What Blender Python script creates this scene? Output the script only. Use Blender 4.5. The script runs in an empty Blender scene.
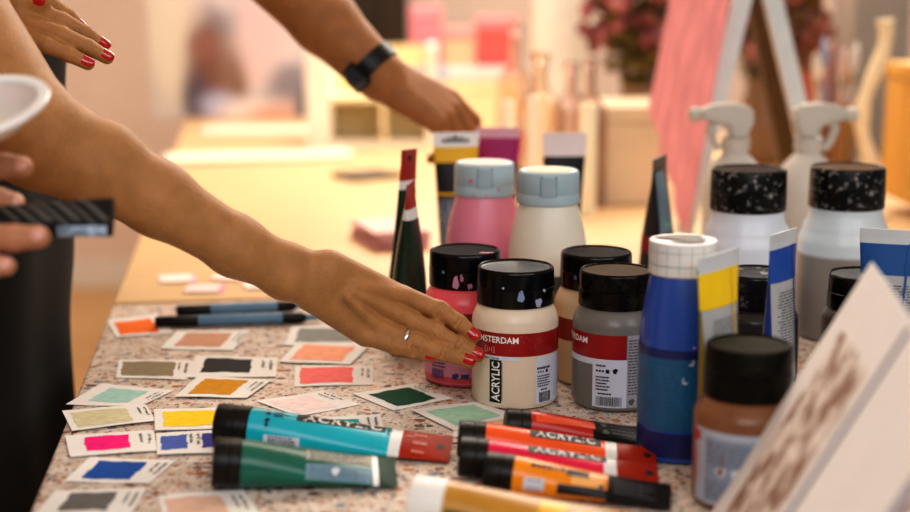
import bpy, bmesh, math, random
import numpy as np
from mathutils import Vector, Matrix, Quaternion

random.seed(7)
C = bpy.context.scene.collection
PI = math.pi
TZ = 0.75                                   # table top height
# ------------------------------------------------------------------ camera
F = 1400.0
PITCH = math.atan(269 / F)
CAMZ = TZ + 0.406
cam_d = bpy.data.cameras.new('camera')
cam_d.sensor_width = 36.0
cam_d.lens = F / 910 * 36
cam_d.clip_start = 0.05
cam_d.dof.use_dof = True
cam_d.dof.focus_distance = 1.362
cam_d.dof.aperture_fstop = 2.35
cam = bpy.data.objects.new('camera', cam_d)
C.objects.link(cam)
cam.location = (0, 0, CAMZ)
cam.rotation_euler = (PI / 2 - PITCH, 0, 0)
bpy.context.scene.camera = cam


def ray(px, py):
    cx, cy = (px - 455) / F, -(py - 256) / F
    c, s = math.cos(PITCH), math.sin(PITCH)
    return Vector((cx, c + cy * s, -s + cy * c))


def P(px, py, y):
    """photo pixel -> world point at distance y"""
    d = ray(px, py)
    return Vector((0, 0, CAMZ)) + d * (y / d.y)


def T(px, py, z=TZ):
    """photo pixel -> world point at height z"""
    d = ray(px, py)
    return Vector((0, 0, CAMZ)) + d * ((z - CAMZ) / d.z)


# ------------------------------------------------------------------ materials
def lin(c):
    if isinstance(c, str):
        c = [int(c[i:i + 2], 16) / 255 for i in (0, 2, 4)]
    else:
        c = [v / 255 for v in c]
    return tuple((v / 12.92 if v <= .04045 else ((v + .055) / 1.055) ** 2.4) for v in c) + (1,)


MATS = {}


def mat(name, color, rough=.5, noise=0., scale=30., metal=0., sss=0., bump=0., bscale=200., trans=0., coat=0., ior=1.45, stretch=None, spec=.5):
    if name in MATS:
        return MATS[name]
    m = bpy.data.materials.new(name)
    m.use_nodes = True
    nt = m.node_tree
    b = nt.nodes['Principled BSDF']
    b.inputs['Roughness'].default_value = rough
    b.inputs['Metallic'].default_value = metal
    b.inputs['IOR'].default_value = ior
    b.inputs['Specular IOR Level'].default_value = spec
    if trans:
        b.inputs['Transmission Weight'].default_value = trans
    if coat:
        b.inputs['Coat Weight'].default_value = coat
        b.inputs['Coat Roughness'].default_value = .12
    if sss:
        b.inputs['Subsurface Weight'].default_value = sss
        b.inputs['Subsurface Radius'].default_value = (1, .35, .15)
        b.inputs['Subsurface Scale'].default_value = .006
    col = lin(color)
    tc = nt.nodes.new('ShaderNodeTexCoord')
    n = nt.nodes.new('ShaderNodeTexNoise')
    n.inputs['Scale'].default_value = scale
    n.inputs['Detail'].default_value = 4
    if stretch:
        mp = nt.nodes.new('ShaderNodeMapping')
        mp.inputs['Scale'].default_value = stretch
        nt.links.new(tc.outputs['Object'], mp.inputs['Vector'])
        nt.links.new(mp.outputs['Vector'], n.inputs['Vector'])
    else:
        nt.links.new(tc.outputs['Object'], n.inputs['Vector'])
    r = nt.nodes.new('ShaderNodeValToRGB')
    amt = noise if noise else .05
    r.color_ramp.elements[0].position = .3
    r.color_ramp.elements[1].position = .7
    r.color_ramp.elements[0].color = tuple(max(0, v * (1 - amt)) for v in col[:3]) + (1,)
    r.color_ramp.elements[1].color = tuple(min(1, v * (1 + amt)) for v in col[:3]) + (1,)
    nt.links.new(n.outputs['Fac'], r.inputs['Fac'])
    nt.links.new(r.outputs['Color'], b.inputs['Base Color'])
    if bump:
        n2 = nt.nodes.new('ShaderNodeTexNoise')
        n2.inputs['Scale'].default_value = bscale
        n2.inputs['Detail'].default_value = 5
        nt.links.new(tc.outputs['Object'], n2.inputs['Vector'])
        bp = nt.nodes.new('ShaderNodeBump')
        bp.inputs['Strength'].default_value = bump
        bp.inputs['Distance'].default_value = .002
        nt.links.new(n2.outputs['Fac'], bp.inputs['Height'])
        nt.links.new(bp.outputs['Normal'], b.inputs['Normal'])
    MATS[name] = m
    return m


def mat_spots(name, base, spot, scale, lo, hi, rough=.25, detail=3, bump=.0, spec=.3):
    """base colour with noise-shaped spots (dried paint, blotches)"""
    m = bpy.data.materials.new(name)
    m.use_nodes = True
    nt = m.node_tree
    b = nt.nodes['Principled BSDF']
    b.inputs['Roughness'].default_value = rough
    b.inputs['Specular IOR Level'].default_value = spec
    tc = nt.nodes.new('ShaderNodeTexCoord')
    n = nt.nodes.new('ShaderNodeTexNoise')
    n.inputs['Scale'].default_value = scale
    n.inputs['Detail'].default_value = detail
    n.inputs['Roughness'].default_value = .6
    nt.links.new(tc.outputs['Object'], n.inputs['Vector'])
    r = nt.nodes.new('ShaderNodeValToRGB')
    r.color_ramp.elements[0].position = lo
    r.color_ramp.elements[1].position = hi
    r.color_ramp.elements[0].color = lin(base)
    r.color_ramp.elements[1].color = lin(spot)
    nt.links.new(n.outputs['Fac'], r.inputs['Fac'])
    nt.links.new(r.outputs['Color'], b.inputs['Base Color'])
    r2 = nt.nodes.new('ShaderNodeMapRange')
    r2.inputs['From Min'].default_value = lo
    r2.inputs['From Max'].default_value = hi
    r2.inputs['To Min'].default_value = rough
    r2.inputs['To Max'].default_value = .7
    nt.links.new(n.outputs['Fac'], r2.inputs['Value'])
    nt.links.new(r2.outputs['Result'], b.inputs['Roughness'])
    MATS[name] = m
    return m


def mat_level(name, upper, lower, z, rough=.3, soft=.004, noise=.08, trans=0.):
    """translucent container: pale above the fill level, darker below (object z)"""
    m = bpy.data.materials.new(name)
    m.use_nodes = True
    nt = m.node_tree
    b = nt.nodes['Principled BSDF']
    b.inputs['Roughness'].default_value = rough
    b.inputs['Subsurface Weight'].default_value = .25
    b.inputs['Subsurface Radius'].default_value = (1, 1, 1)
    b.inputs['Subsurface Scale'].default_value = .01
    tc = nt.nodes.new('ShaderNodeTexCoord')
    sx = nt.nodes.new('ShaderNodeSeparateXYZ')
    nt.links.new(tc.outputs['Object'], sx.inputs[0])
    n = nt.nodes.new('ShaderNodeTexNoise')
    n.inputs['Scale'].default_value = 25
    nt.links.new(tc.outputs['Object'], n.inputs['Vector'])
    ma = nt.nodes.new('ShaderNodeMath')
    ma.operation = 'MULTIPLY_ADD'
    ma.inputs[1].default_value = soft
    nt.links.new(n.outputs['Fac'], ma.inputs[0])
    nt.links.new(sx.outputs['Z'], ma.inputs[2])
    mr = nt.nodes.new('ShaderNodeMapRange')
    mr.inputs['From Min'].default_value = z
    mr.inputs['From Max'].default_value = z + soft
    nt.links.new(ma.outputs[0], mr.inputs['Value'])
    mx = nt.nodes.new('ShaderNodeMix')
    mx.data_type = 'RGBA'
    mx.inputs['A'].default_value = lin(lower)
    mx.inputs['B'].default_value = lin(upper)
    nt.links.new(mr.outputs['Result'], mx.inputs['Factor'])
    nt.links.new(mx.outputs['Result'], b.inputs['Base Color'])
    MATS[name] = m
    return m


def mat_terrazzo():
    m = bpy.data.materials.new('terrazzo')
    m.use_nodes = True
    nt = m.node_tree
    b = nt.nodes['Principled BSDF']
    b.inputs['Roughness'].default_value = .5
    b.inputs['Specular IOR Level'].default_value = .3
    tc = nt.nodes.new('ShaderNodeTexCoord')
    base = nt.nodes.new('ShaderNodeValToRGB')
    nz = nt.nodes.new('ShaderNodeTexNoise')
    nz.inputs['Scale'].default_value = 60
    nz.inputs['Detail'].default_value = 6
    nt.links.new(tc.outputs['Object'], nz.inputs['Vector'])
    base.color_ramp.elements[0].color = lin('c6b2a0')
    base.color_ramp.elements[0].position = .35
    base.color_ramp.elements[1].color = lin('e2d4c6')
    base.color_ramp.elements[1].position = .65
    nt.links.new(nz.outputs['Fac'], base.inputs['Fac'])
    prev = base.outputs['Color']
    for scale, thr, seed in ((260, .26, 0.), (130, .30, 3.7), (66, .22, 9.1)):
        mp = nt.nodes.new('ShaderNodeMapping')
        mp.inputs['Location'].default_value = (seed, seed * .7, 0)
        nt.links.new(tc.outputs['Object'], mp.inputs['Vector'])
        wob = nt.nodes.new('ShaderNodeTexNoise')
        wob.inputs['Scale'].default_value = scale * 1.3
        nt.links.new(mp.outputs['Vector'], wob.inputs['Vector'])
        add = nt.nodes.new('ShaderNodeVectorMath')
        add.operation = 'MULTIPLY_ADD'
        add.inputs[1].default_value = (.5 / scale,) * 3
        nt.links.new(wob.outputs['Color'], add.inputs[0])
        nt.links.new(mp.outputs['Vector'], add.inputs[2])
        v = nt.nodes.new('ShaderNodeTexVoronoi')
        v.inputs['Scale'].default_value = scale
        v.inputs['Randomness'].default_value = 1
        nt.links.new(add.outputs[0], v.inputs['Vector'])
        sep = nt.nodes.new('ShaderNodeSeparateColor')
        nt.links.new(v.outputs['Color'], sep.inputs[0])
        # chip radius varies from cell to cell
        ma = nt.nodes.new('ShaderNodeMath')
        ma.operation = 'MULTIPLY'
        ma.inputs[1].default_value = thr * 1.7
        nt.links.new(sep.outputs[1], ma.inputs[0])
        lt = nt.nodes.new('ShaderNodeMath')
        lt.operation = 'LESS_THAN'
        nt.links.new(v.outputs['Distance'], lt.inputs[0])
        nt.links.new(ma.outputs[0], lt.inputs[1])
        cr = nt.nodes.new('ShaderNodeValToRGB')
        cr.color_ramp.interpolation = 'CONSTANT'
        cols = ['8a5236', 'b5785a', '6c6f7c', 'a2907f', 'a8623f', '5b463c', 'd8a68c', '8d4a38', '7d8592']
        cr.color_ramp.elements[0].color = lin(cols[0])
        cr.color_ramp.elements[1].position = 1 / 9
        cr.color_ramp.elements[1].color = lin(cols[1])
        for i in range(2, 9):
            e = cr.color_ramp.elements.new(i / 9)
            e.color = lin(cols[i])
        nt.links.new(sep.outputs[0], cr.inputs['Fac'])
        mx = nt.nodes.new('ShaderNodeMix')
        mx.data_type = 'RGBA'
        nt.links.new(lt.outputs[0], mx.inputs['Factor'])
        nt.links.new(prev, mx.inputs['A'])
        nt.links.new(cr.outputs['Color'], mx.inputs['B'])
        prev = mx.outputs['Result']
    nt.links.new(prev, b.inputs['Base Color'])
    return m


M_BLACK = mat('black_plastic', '0b0a0a', .20, .2, spec=.32)
M_BLACKM = mat('black_satin', '12100d', .36, .2, spec=.3)
M_WHITE = mat('white_plastic', 'e9e6e0', .35)
M_PAPER = mat('paper_white', 'e8e3dd', .8, .03, spec=.15)
M_LABELW = mat('label_white', 'd3d7e4', .45, .02, spec=.3)
M_INK = mat('black_ink', '141414', .5)
M_INKG = mat('grey_ink', '55555c', .6)
M_WINK = mat('white_ink', 'f0ece8', .5)
M_RED = mat('label_red', '96191a', .3, .08)
M_CRIMP = mat('crimp_red', '9e2712', .38, .15, spec=.16)
M_SILVER = mat('silver', 'd8d8da', .15, metal=1.)
M_BAND = mat('white_band', 'e3e2df', .3)


# ------------------------------------------------------------------ object helpers
def mk(name, verts, faces, m, parent=None, smooth=True, sharp=None):
    me = bpy.data.meshes.new(name)
    me.from_pydata([tuple(v) for v in verts], [], faces)
    me.update()
    if m:
        me.materials.append(m)
    if smooth and len(me.polygons):
        me.polygons.foreach_set('use_smooth', [True] * len(me.polygons))
        me.set_sharp_from_angle(angle=math.radians(sharp if sharp else 38))
    o = bpy.data.objects.new(name, me)
    C.objects.link(o)
    if parent is not None:
        o.parent = parent
    return o


def thing(name, label, cat, loc=(0, 0, 0), rot=None, group=None):
    o = bpy.data.objects.new(name, None)
    o.empty_display_size = .02
    C.objects.link(o)
    if isinstance(rot, Matrix):
        o.matrix_world = Matrix.Translation(loc) @ rot.to_4x4()
    else:
        o.location = loc
        if rot is not None:
            o.rotation_euler = (0, 0, rot)
    o['label'] = label
    o['category'] = cat
    if group:
        o['group'] = group
    return o


def tag(o, label, cat, group=None):
    o['label'] = label
    o['category'] = cat
    if group:
        o['group'] = group
    return o


def lathe(prof, n=56):
    vs, fs = [], []
    rings = []
    for r, z in prof:
        if r < 1e-6:
            rings.append([len(vs)])
            vs.append((0, 0, z))
        else:
            i = len(vs)
            rings.append(list(range(i, i + n)))
            for k in range(n):
                a = 2 * PI * k / n
                vs.append((r * math.cos(a), r * math.sin(a), z))
    for A, B in zip(rings, rings[1:]):
        if len(A) == 1 and len(B) == 1:
            continue
        for k in range(n):
            k2 = (k + 1) % n
            if len(A) == 1:
                fs.append((A[0], B[k2], B[k]))
            elif len(B) == 1:
                fs.append((A[k], A[k2], B[0]))
            else:
                fs.append((A[k], A[k2], B[k2], B[k]))
    return vs, fs


def boxm(cx, cy, cz, sx, sy, sz, bev=0.):
    bm = bmesh.new()
    bmesh.ops.create_cube(bm, size=1)
    for v in bm.verts:
        v.co = Vector((cx + v.co.x * sx, cy + v.co.y * sy, cz + v.co.z * sz))
    if bev:
        bmesh.ops.bevel(bm, geom=bm.edges[:], offset=bev, segments=2, affect='EDGES', profile=.5)
    vs = [v.co.copy() for v in bm.verts]
    bm.verts.index_update()
    fs = [[v.index for v in f.verts] for f in bm.faces]
    bm.free()
    return vs, fs


def merge(*ms):
    vs, fs = [], []
    for v, f in ms:
        b = len(vs)
        vs += list(v)
        fs += [tuple(i + b for i in q) for q in f]
    return vs, fs


def xf(m, M):
    return [M @ Vector(v) for v in m[0]], m[1]


def sweep(pts, radii, n=12, flat=1., up=Vector((0, 0, 1)), caps=True):
    pts = [Vector(p) for p in pts]
    if not hasattr(radii, '__len__'):
        radii = [radii] * len(pts)
    vs, fs = [], []
    for i, p in enumerate(pts):
        t = (pts[min(i + 1, len(pts) - 1)] - pts[max(i - 1, 0)]).normalized()
        s = t.cross(up)
        if s.length < 1e-4:
            s = t.cross(Vector((1, 0, 0)))
        s.normalize()
        w = s.cross(t)
        for k in range(n):
            a = 2 * PI * k / n
            vs.append(p + s * math.cos(a) * radii[i] + w * math.sin(a) * radii[i] * flat)
    for i in range(len(pts) - 1):
        for k in range(n):
            k2 = (k + 1) % n
            fs.append((i * n + k, i * n + k2, (i + 1) * n + k2, (i + 1) * n + k))
    if caps:
        fs.append(tuple(range(n - 1, -1, -1)))
        fs.append(tuple(range((len(pts) - 1) * n, len(pts) * n)))
    return vs, fs


# text as flat 2-D triangles, centred on the origin vertically by its base line
_TX = {}


def text2d(s, size, bold=.012, spacing=1.):
    key = (s, round(size, 5), bold, spacing)
    if key in _TX:
        return _TX[key]
    cu = bpy.data.curves.new('t', 'FONT')
    cu.body = s
    cu.size = 1.0
    cu.offset = bold
    cu.space_character = spacing
    cu.resolution_u = 3
    cu.fill_mode = 'FRONT'
    o = bpy.data.objects.new('t', cu)
    C.objects.link(o)
    dg = bpy.context.evaluated_depsgraph_get()
    me = bpy.data.meshes.new_from_object(o.evaluated_get(dg))
    vs = [(v.co.x * size, v.co.y * size) for v in me.vertices]
    fs = [tuple(p.vertices) for p in me.polygons]
    bpy.data.objects.remove(o)
    bpy.data.curves.remove(cu)
    bpy.data.meshes.remove(me)
    xs = [v[0] for v in vs]
    w = max(xs) - min(xs)
    x0 = min(xs)
    vs = [(x - x0, y) for x, y in vs]
    _TX[key] = (vs, fs, w)
    return _TX[key]


def quad2d(x0, y0, x1, y1, nx=1, ny=1):
    vs, fs = [], []
    for j in range(ny + 1):
        for i in range(nx + 1):
            vs.append((x0 + (x1 - x0) * i / nx, y0 + (y1 - y0) * j / ny))
    for j in range(ny):
        for i in range(nx):
            a = j * (nx + 1) + i
            fs.append((a, a + 1, a + nx + 2, a + nx + 1))
    return vs, fs


def place2d(m, x, y, rot=0.):
    c, s = math.cos(rot), math.sin(rot)
    return [(x + px * c - py * s, y + px * s + py * c) for px, py in m[0]], m[1]


def barcode2d(x0, y0, x1, y1, seed=1):
    rnd = random.Random(seed)
    out = []
    x = x0
    w = (x1 - x0)
    while x < x1 - w * .01:
        b = w * rnd.choice([.012, .02, .03])
        out.append(quad2d(x, y0 if rnd.random() > .15 else y0 - (y1 - y0) * .08, min(x + b, x1), y1))
        x += b + w * rnd.choice([.014, .02, .03])
    return merge(*out)


def fine2d(x0, y0, x1, y1, rows, seed=1, fill=.5, ragged=.3):
    """rows of tiny word-length dashes: print too small to read"""
    rnd = random.Random(seed)
    out = []
    rh = (y1 - y0) / rows
    for r in range(rows):
        y = y1 - (r + .75) * rh
        x = x0
        xe = x1 - (x1 - x0) * ragged * rnd.random()
        while x < xe:
            wl = (x1 - x0) * rnd.uniform(.05, .16)
            out.append(quad2d(x, y, min(x + wl, xe), y + rh * fill))
            x += wl + (x1 - x0) * .03
    return merge(*out)


# ------------------------------------------------------------------ jars and bottles
class Turned:
    """surface of revolution with 2-D label coordinates (x = arc from the camera side, y = height)"""

    def __init__(self, prof, face=-PI / 2):
        self.prof = prof
        self.face = face

    def r(self, z):
        p = self.prof
        for (r0, z0), (r1, z1) in zip(p, p[1:]):
            if z0 <= z <= z1 and z1 > z0:
                return r0 + (r1 - r0) * (z - z0) / (z1 - z0)
        return p[-1][0]

    def map(self, m, off=.0003, R=None):
        vs = []
        for x, y in m[0]:
            r = self.r(y)
            a = self.face + x / (R or r)
            vs.append(((r + off) * math.cos(a), (r + off) * math.sin(a), y))
        return vs, m[1]


def band2d(z0, z1, a0, a1, R, ny=4):
    n = max(2, int(abs(a1 - a0) / .07))
    return quad2d(a0 * R, z0, a1 * R, z1, n, ny)


def blob2d(cx, cy, rx, ry, seed):
    rnd = random.Random(seed)
    n = 18
    vs = [(cx, cy)]
    ph = [rnd.uniform(0, 6.28) for _ in range(3)]
    for k in range(n):
        a = 2 * PI * k / n
        q = 1 + .10 * math.sin(2 * a + ph[0]) + .12 * math.sin(3 * a + ph[1]) + .10 * math.sin(5 * a + ph[2])
        vs.append((cx + rx * q * math.cos(a), cy + ry * q * math.sin(a)))
    return vs, [(0, 1 + k, 1 + (k + 1) % n) for k in range(n)]


def jar_profile(R, zs, rn, zn):
    return [(0, .0015), (R - .012, .0015), (R - .007, .0), (R - .002, .0018), (R, .006), (R, zs * .5), (R, zs), (R - .0008, zs + .004),
            (R - (R - rn) * .35, zs + (zn - zs) * .45), (R - (R - rn) * .8, zs + (zn - zs) * .8), (rn, zn - .002), (rn, zn + .004), (0, zn + .004)]


def cap_profile(cr, z0, z1, groove=None, lip=.0035):
    g = groove if groove else (z0 + z1) / 2
    return [(0, z0 + .003), (cr - .003, z0 + .002), (cr - .0008, z0), (cr, z0 + .001), (cr, g - .0008), (cr - .0007, g - .0002), (cr - .0007, g + .0002), (cr - .0002, g + .0008),
            (cr - .0006, z1 - .003), (cr - .0012, z1 - .001), (cr - .0025, z1), (cr - lip, z1 - .0006), (cr - lip - .0008, z1 - .0018), (cr * .45, z1 - .0022), (0, z1 - .0022)]


def jar(name, label, pos, R, H, cr, ch, zs, m_body, m_cap, group, face=0., top=None):
    """paint jar: returns (root, body Turned, cap Turned)"""
    t = thing(name, label, 'paint jar', pos, None, group)
    zn = H - ch
    prof = jar_profile(R, zs, cr - .0015, zn)
    mk('container', *lathe(prof), m_body, t)
    cp = cap_profile(cr, zn, H)
    mk('cap', *lathe(cp), m_cap, t)
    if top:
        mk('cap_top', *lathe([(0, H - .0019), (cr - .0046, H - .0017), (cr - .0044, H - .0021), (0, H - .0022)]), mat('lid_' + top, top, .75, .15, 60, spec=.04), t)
    # aim the label's middle to the camera plus a turn
    f = math.atan2(-pos[1], -pos[0]) + face
    return t, Turned(prof[3:-2], f), Turned(cp[3:11], f)


def on(z):
    return TZ + z


EPS = .0004


def tablepos(px, py):
    p = T(px, py)
    return Vector((p.x, p.y, TZ + EPS))


# ------------------------------------------------------------------ paint tubes
class TubeSurf:
    def __init__(self, L, r, z0, flat=1.0, power=1.15, ryend=.0009):
        self.L, self.r0, self.z0, self.power, self.ryend = L, r, z0, power, ryend
        self.W = PI * r * flat

    def rad(self, z):
        t = min(1, max(0, (z - self.z0) / (self.L * .955 - self.z0)))
        s = t ** self.power
        rx = self.r0 + (self.W / 2 - self.r0) * s
        ry = self.r0 * (1 - s) + self.ryend * s
        return rx, ry

    def pt(self, z, a, off=0.):
        rx, ry = self.rad(z)
        c, s = math.cos(a), math.sin(a)
        n = Vector((c * ry, s * rx, 0))
        if n.length > 1e-9:
            n.normalize()
        return Vector((rx * c, ry * s, z)) + n * off

    def section(self, z0, z1, n=40, m=10, off=0., close0=False, close1=False):
        vs, fs = [], []
        for j in range(m + 1):
            z = z0 + (z1 - z0) * j / m
            for k in range(n):
                vs.append(self.pt(z, 2 * PI * k / n, off))
        for j in range(m):
            for k in range(n):
                k2 = (k + 1) % n
                fs.append((j * n + k, j * n + k2, (j + 1) * n + k2, (j + 1) * n + k))
        if close0:
            fs.append(tuple(range(n - 1, -1, -1)))
        if close1:
            fs.append(tuple(range(m * n, (m + 1) * n)))
        return vs, fs

    tilt = 0.

    def map(self, m, off=.0003, ac=None):
        """2-D (x along the tube from the cap, y across, up = away) onto the upper side"""
        vs = []
        for x, y in m[0]:
            rx, ry = self.rad(x)
            # arc length approximated by the mean radius of the visible half
            ac_ = PI / 2 + self.tilt * (ry / self.r0) if ac is None else ac
            a = ac_ - y / max(.5 * (rx + ry), .004)
            vs.append(self.pt(x, a, off))
        return vs, m[1]


def tube_rot(axis, up):
    z = axis.normalized()
    y = (up - z * up.dot(z)).normalized()
    x = y.cross(z)
    return Matrix((x, y, z)).transposed()


def paint_tube(label, base, axis, up, L, r, m_cap, m_body, m_crimp, group, caph=.03, band=None, m_band=M_BAND, crimp_from=.8, hole=True, flat=1., cat='paint tube', caprf=1.05, power=1.15):
    t = thing('paint_tube', label, cat, base, tube_rot(axis, up), group)
    S = TubeSurf(L, r, caph + .004, flat, power)
    rc = r * caprf
    prof = [(0, 0), (rc - .002, 0), (rc - .0006, .0006), (rc, .002), (rc, caph * .55), (rc - .0006, caph * .57), (rc - .0006, caph * .6), (rc, caph * .62), (rc, caph - .001), (rc - .001, caph), (0, caph)]
    mk('cap', *lathe(prof, 40), m_cap, t)
    zc = L * crimp_from
    zb0 = zc - (band or 0)
    mk('body', *S.section(caph - .001, zb0, 40, 16, close0=True), m_body, t)
    if band:
        mk('band', *S.section(zb0, zc, 40, 3), m_band, t)
    cv, cf = S.section(zc, L, 40, 8, close1=True)
    mk('crimped_end', cv, cf, m_crimp, t)
    if hole:
        # hang hole, drawn by a dark ring-shaped punch on both faces
        hv = []
        k = 14
        for side in (PI / 2, -PI / 2):
            ring = []
            for i in range(k):
                a = 2 * PI * i / k
                z = L * .955 + .0035 * math.cos(a)
                y = .0035 * math.sin(a)
                rx, ry = S.rad(z)
                ring.append(Vector((y, (ry + .0004) * (1 if side > 0 else -1), z)))
            hv.append((ring, [tuple(range(k))]))
        mk('hang_hole', *merge(*hv), M_INK, t)
    return t, S


# ------------------------------------------------------------------ signed-distance bodies
def sdf_grid(groups, carves, frame, lo, hi, h):
    """smooth union of tapered capsules, sampled on a grid given in the frame's coordinates"""
    inv = np.array(frame.inverted())
    lo = np.array(lo, dtype=np.float64)
    n = np.ceil((np.array(hi) - lo) / h).astype(int) + 1
    xs = [lo[i] + h * np.arange(n[i]) for i in range(3)]
    BIG = .05
    D = np.full(n, BIG, dtype=np.float32)

    def loc(p):
        return (inv[:3, :3] @ np.array(p) + inv[:3, 3])

    def cone(sub, a, ra, b, rb):
        X = xs[0][sub[0]][:, None, None]
        Y = xs[1][sub[1]][None, :, None]
        Z = xs[2][sub[2]][None, None, :]
        ba = b - a
        L2 = float(ba @ ba) + 1e-12
        t = ((X - a[0]) * ba[0] + (Y - a[1]) * ba[1] + (Z - a[2]) * ba[2]) / L2
        np.clip(t, 0, 1, out=t)
        dx = X - a[0] - t * ba[0]
        dy = Y - a[1] - t * ba[1]
        dz = Z - a[2] - t * ba[2]
        return (np.sqrt(dx * dx + dy * dy + dz * dz) - (ra + t * (rb - ra))).astype(np.float32)

    def sub_of(a, ra, b, rb, m):
        l = np.minimum(a - ra, b - rb) - m
        u = np.maximum(a + ra, b + rb) + m
        i0 = np.clip(np.floor((l - lo) / h).astype(int), 0, n)
        i1 = np.clip(np.ceil((u - lo) / h).astype(int) + 1, 0, n)
        if np.any(i1 <= i0):
            return None
        return tuple(slice(i0[i], i1[i]) for i in range(3))

    def smin(p, q, k):
        if k <= 0:
            return np.minimum(p, q)
        hh = np.clip(.5 + .5 * (q - p) / k, 0, 1)
        return q * (1 - hh) + p * hh - k * hh * (1 - hh)

    for g in groups:
        k, kj = g['k'], g.get('join', g['k'])
        G = None
        m = max(k, kj) * 1.5 + 3 * h
        subs = []
        for (a, ra, b, rb) in g['prims']:
            a, b = loc(a), loc(b)
            s = sub_of(a, ra, b, rb, m)
            if s is not None:
                subs.append((s, a, ra, b, rb))
        if not subs:
            continue
        i0 = [min(s[0][i].start for s in subs) for i in range(3)]
        i1 = [max(s[0][i].stop for s in subs) for i in range(3)]
        G = np.full([i1[i] - i0[i] for i in range(3)], BIG, dtype=np.float32)
        for s, a, ra, b, rb in subs:
            d = cone(s, a, ra, b, rb)
            ls = tuple(slice(s[i].start - i0[i], s[i].stop - i0[i]) for i in range(3))
            G[ls] = smin(G[ls], d, k)
        fs = tuple(slice(i0[i], i1[i]) for i in range(3))
        D[fs] = smin(D[fs], G, kj)
    for (a, b, r, k) in carves:
        a, b = loc(a), loc(b)
        s = sub_of(a, r, b, r, k + 3 * h)
        if s is None:
            continue
        d = -cone(s, a, r, b, r)
        hh = np.clip(.5 - .5 * (D[s] - d) / k, 0, 1)
        D[s] = D[s] * (1 - hh) + d * hh + k * hh * (1 - hh)
    return D, lo, h


def surface_nets(D, lo, h):
    S = D < 0
    n = D.shape
    c = [S[i:n[0] - 1 + i, j:n[1] - 1 + j, k:n[2] - 1 + k] for i in (0, 1) for j in (0, 1) for k in (0, 1)]
    anyb = c[0].copy()
    allb = c[0].copy()
    for q in c[1:]:
        anyb |= q
        allb &= q
    act = anyb & ~allb
    idx = np.argwhere(act)
    if len(idx) == 0:
        return [], []
    num = np.full(act.shape, -1, dtype=np.int64)
    num[act] = np.arange(len(idx))
    offs = [(i, j, k) for i in (0, 1) for j in (0, 1) for k in (0, 1)]
    val = {o: D[idx[:, 0] + o[0], idx[:, 1] + o[1], idx[:, 2] + o[2]] for o in offs}
    acc = np.zeros((len(idx), 3))
    cnt = np.zeros(len(idx))
    for o in offs:
        for ax in range(3):
            if o[ax] == 0:
                p = list(o)
                p[ax] = 1
                p = tuple(p)
                a, b = val[o], val[p]
                ok = (a < 0) != (b < 0)
                t = np.where(ok, a / np.where(ok, a - b, 1), 0)
                pos = np.array(o, dtype=float)[None, :].repeat(len(idx), 0)
                pos[:, ax] = t
                acc += pos * ok[:, None]
                cnt += ok
    V = lo + h * (idx + acc / cnt[:, None])
    F_ = []
    for ax in range(3):
        o1, o2 = [(1, 2), (2, 0), (0, 1)][ax]
        sl0 = [slice(None)] * 3
        sl1 = [slice(None)] * 3
        sl0[ax] = slice(0, n[ax] - 1)
        sl1[ax] = slice(1, n[ax])
        ch = S[tuple(sl0)] != S[tuple(sl1)]
        e = np.argwhere(ch)
        ok = (e[:, o1] > 0) & (e[:, o2] > 0) & (e[:, o1] < n[o1] - 1) & (e[:, o2] < n[o2] - 1)
        e = e[ok]
        if len(e) == 0:
            continue
        ins = S[tuple(e.T)]
        d1 = np.zeros(3, int)
        d1[o1] = 1
        d2 = np.zeros(3, int)
        d2[o2] = 1
        q = np.stack([num[tuple((e - d1 - d2).T)], num[tuple((e - d2).T)], num[tuple(e.T)], num[tuple((e - d1).T)]], 1)
        q[~ins] = q[~ins][:, ::-1]
        F_.append(q)
    Q = np.concatenate(F_)
    Q = Q[(Q >= 0).all(1)]
    return V, Q


def sdf_mesh(groups, carves, frame, lo, hi, h):
    D, l, hh = sdf_grid(groups, carves, frame, lo, hi, h)
    V, Q = surface_nets(D, l, hh)
    fm = np.array(frame)
    V = V @ fm[:3, :3].T + fm[:3, 3]
    return V, Q


def np_mesh(name, parts, m, parent):
    Vs, Qs = [], []
    b = 0
    for V, Q in parts:
        Vs.append(V)
        Qs.append(Q + b)
        b += len(V)
    V = np.concatenate(Vs)
    Q = np.concatenate(Qs)
    me = bpy.data.meshes.new(name)
    me.vertices.add(len(V))
    me.vertices.foreach_set('co', V.astype(np.float32).ravel())
    me.loops.add(len(Q) * 4)
    me.loops.foreach_set('vertex_index', Q.astype(np.int32).ravel())
    me.polygons.add(len(Q))
    me.polygons.foreach_set('loop_start', (np.arange(len(Q)) * 4).astype(np.int32))
    me.update(calc_edges=True)
    me.polygons.foreach_set('use_smooth', np.ones(len(Q), dtype=bool))
    me.materials.append(m)
    o = bpy.data.objects.new(name, me)
    C.objects.link(o)
    o.parent = parent
    return o


def chain(pts, radii):
    return [(pts[i], radii[i], pts[i + 1], radii[i + 1]) for i in range(len(pts) - 1)]


def V3(*a):
    return Vector(a)


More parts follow.
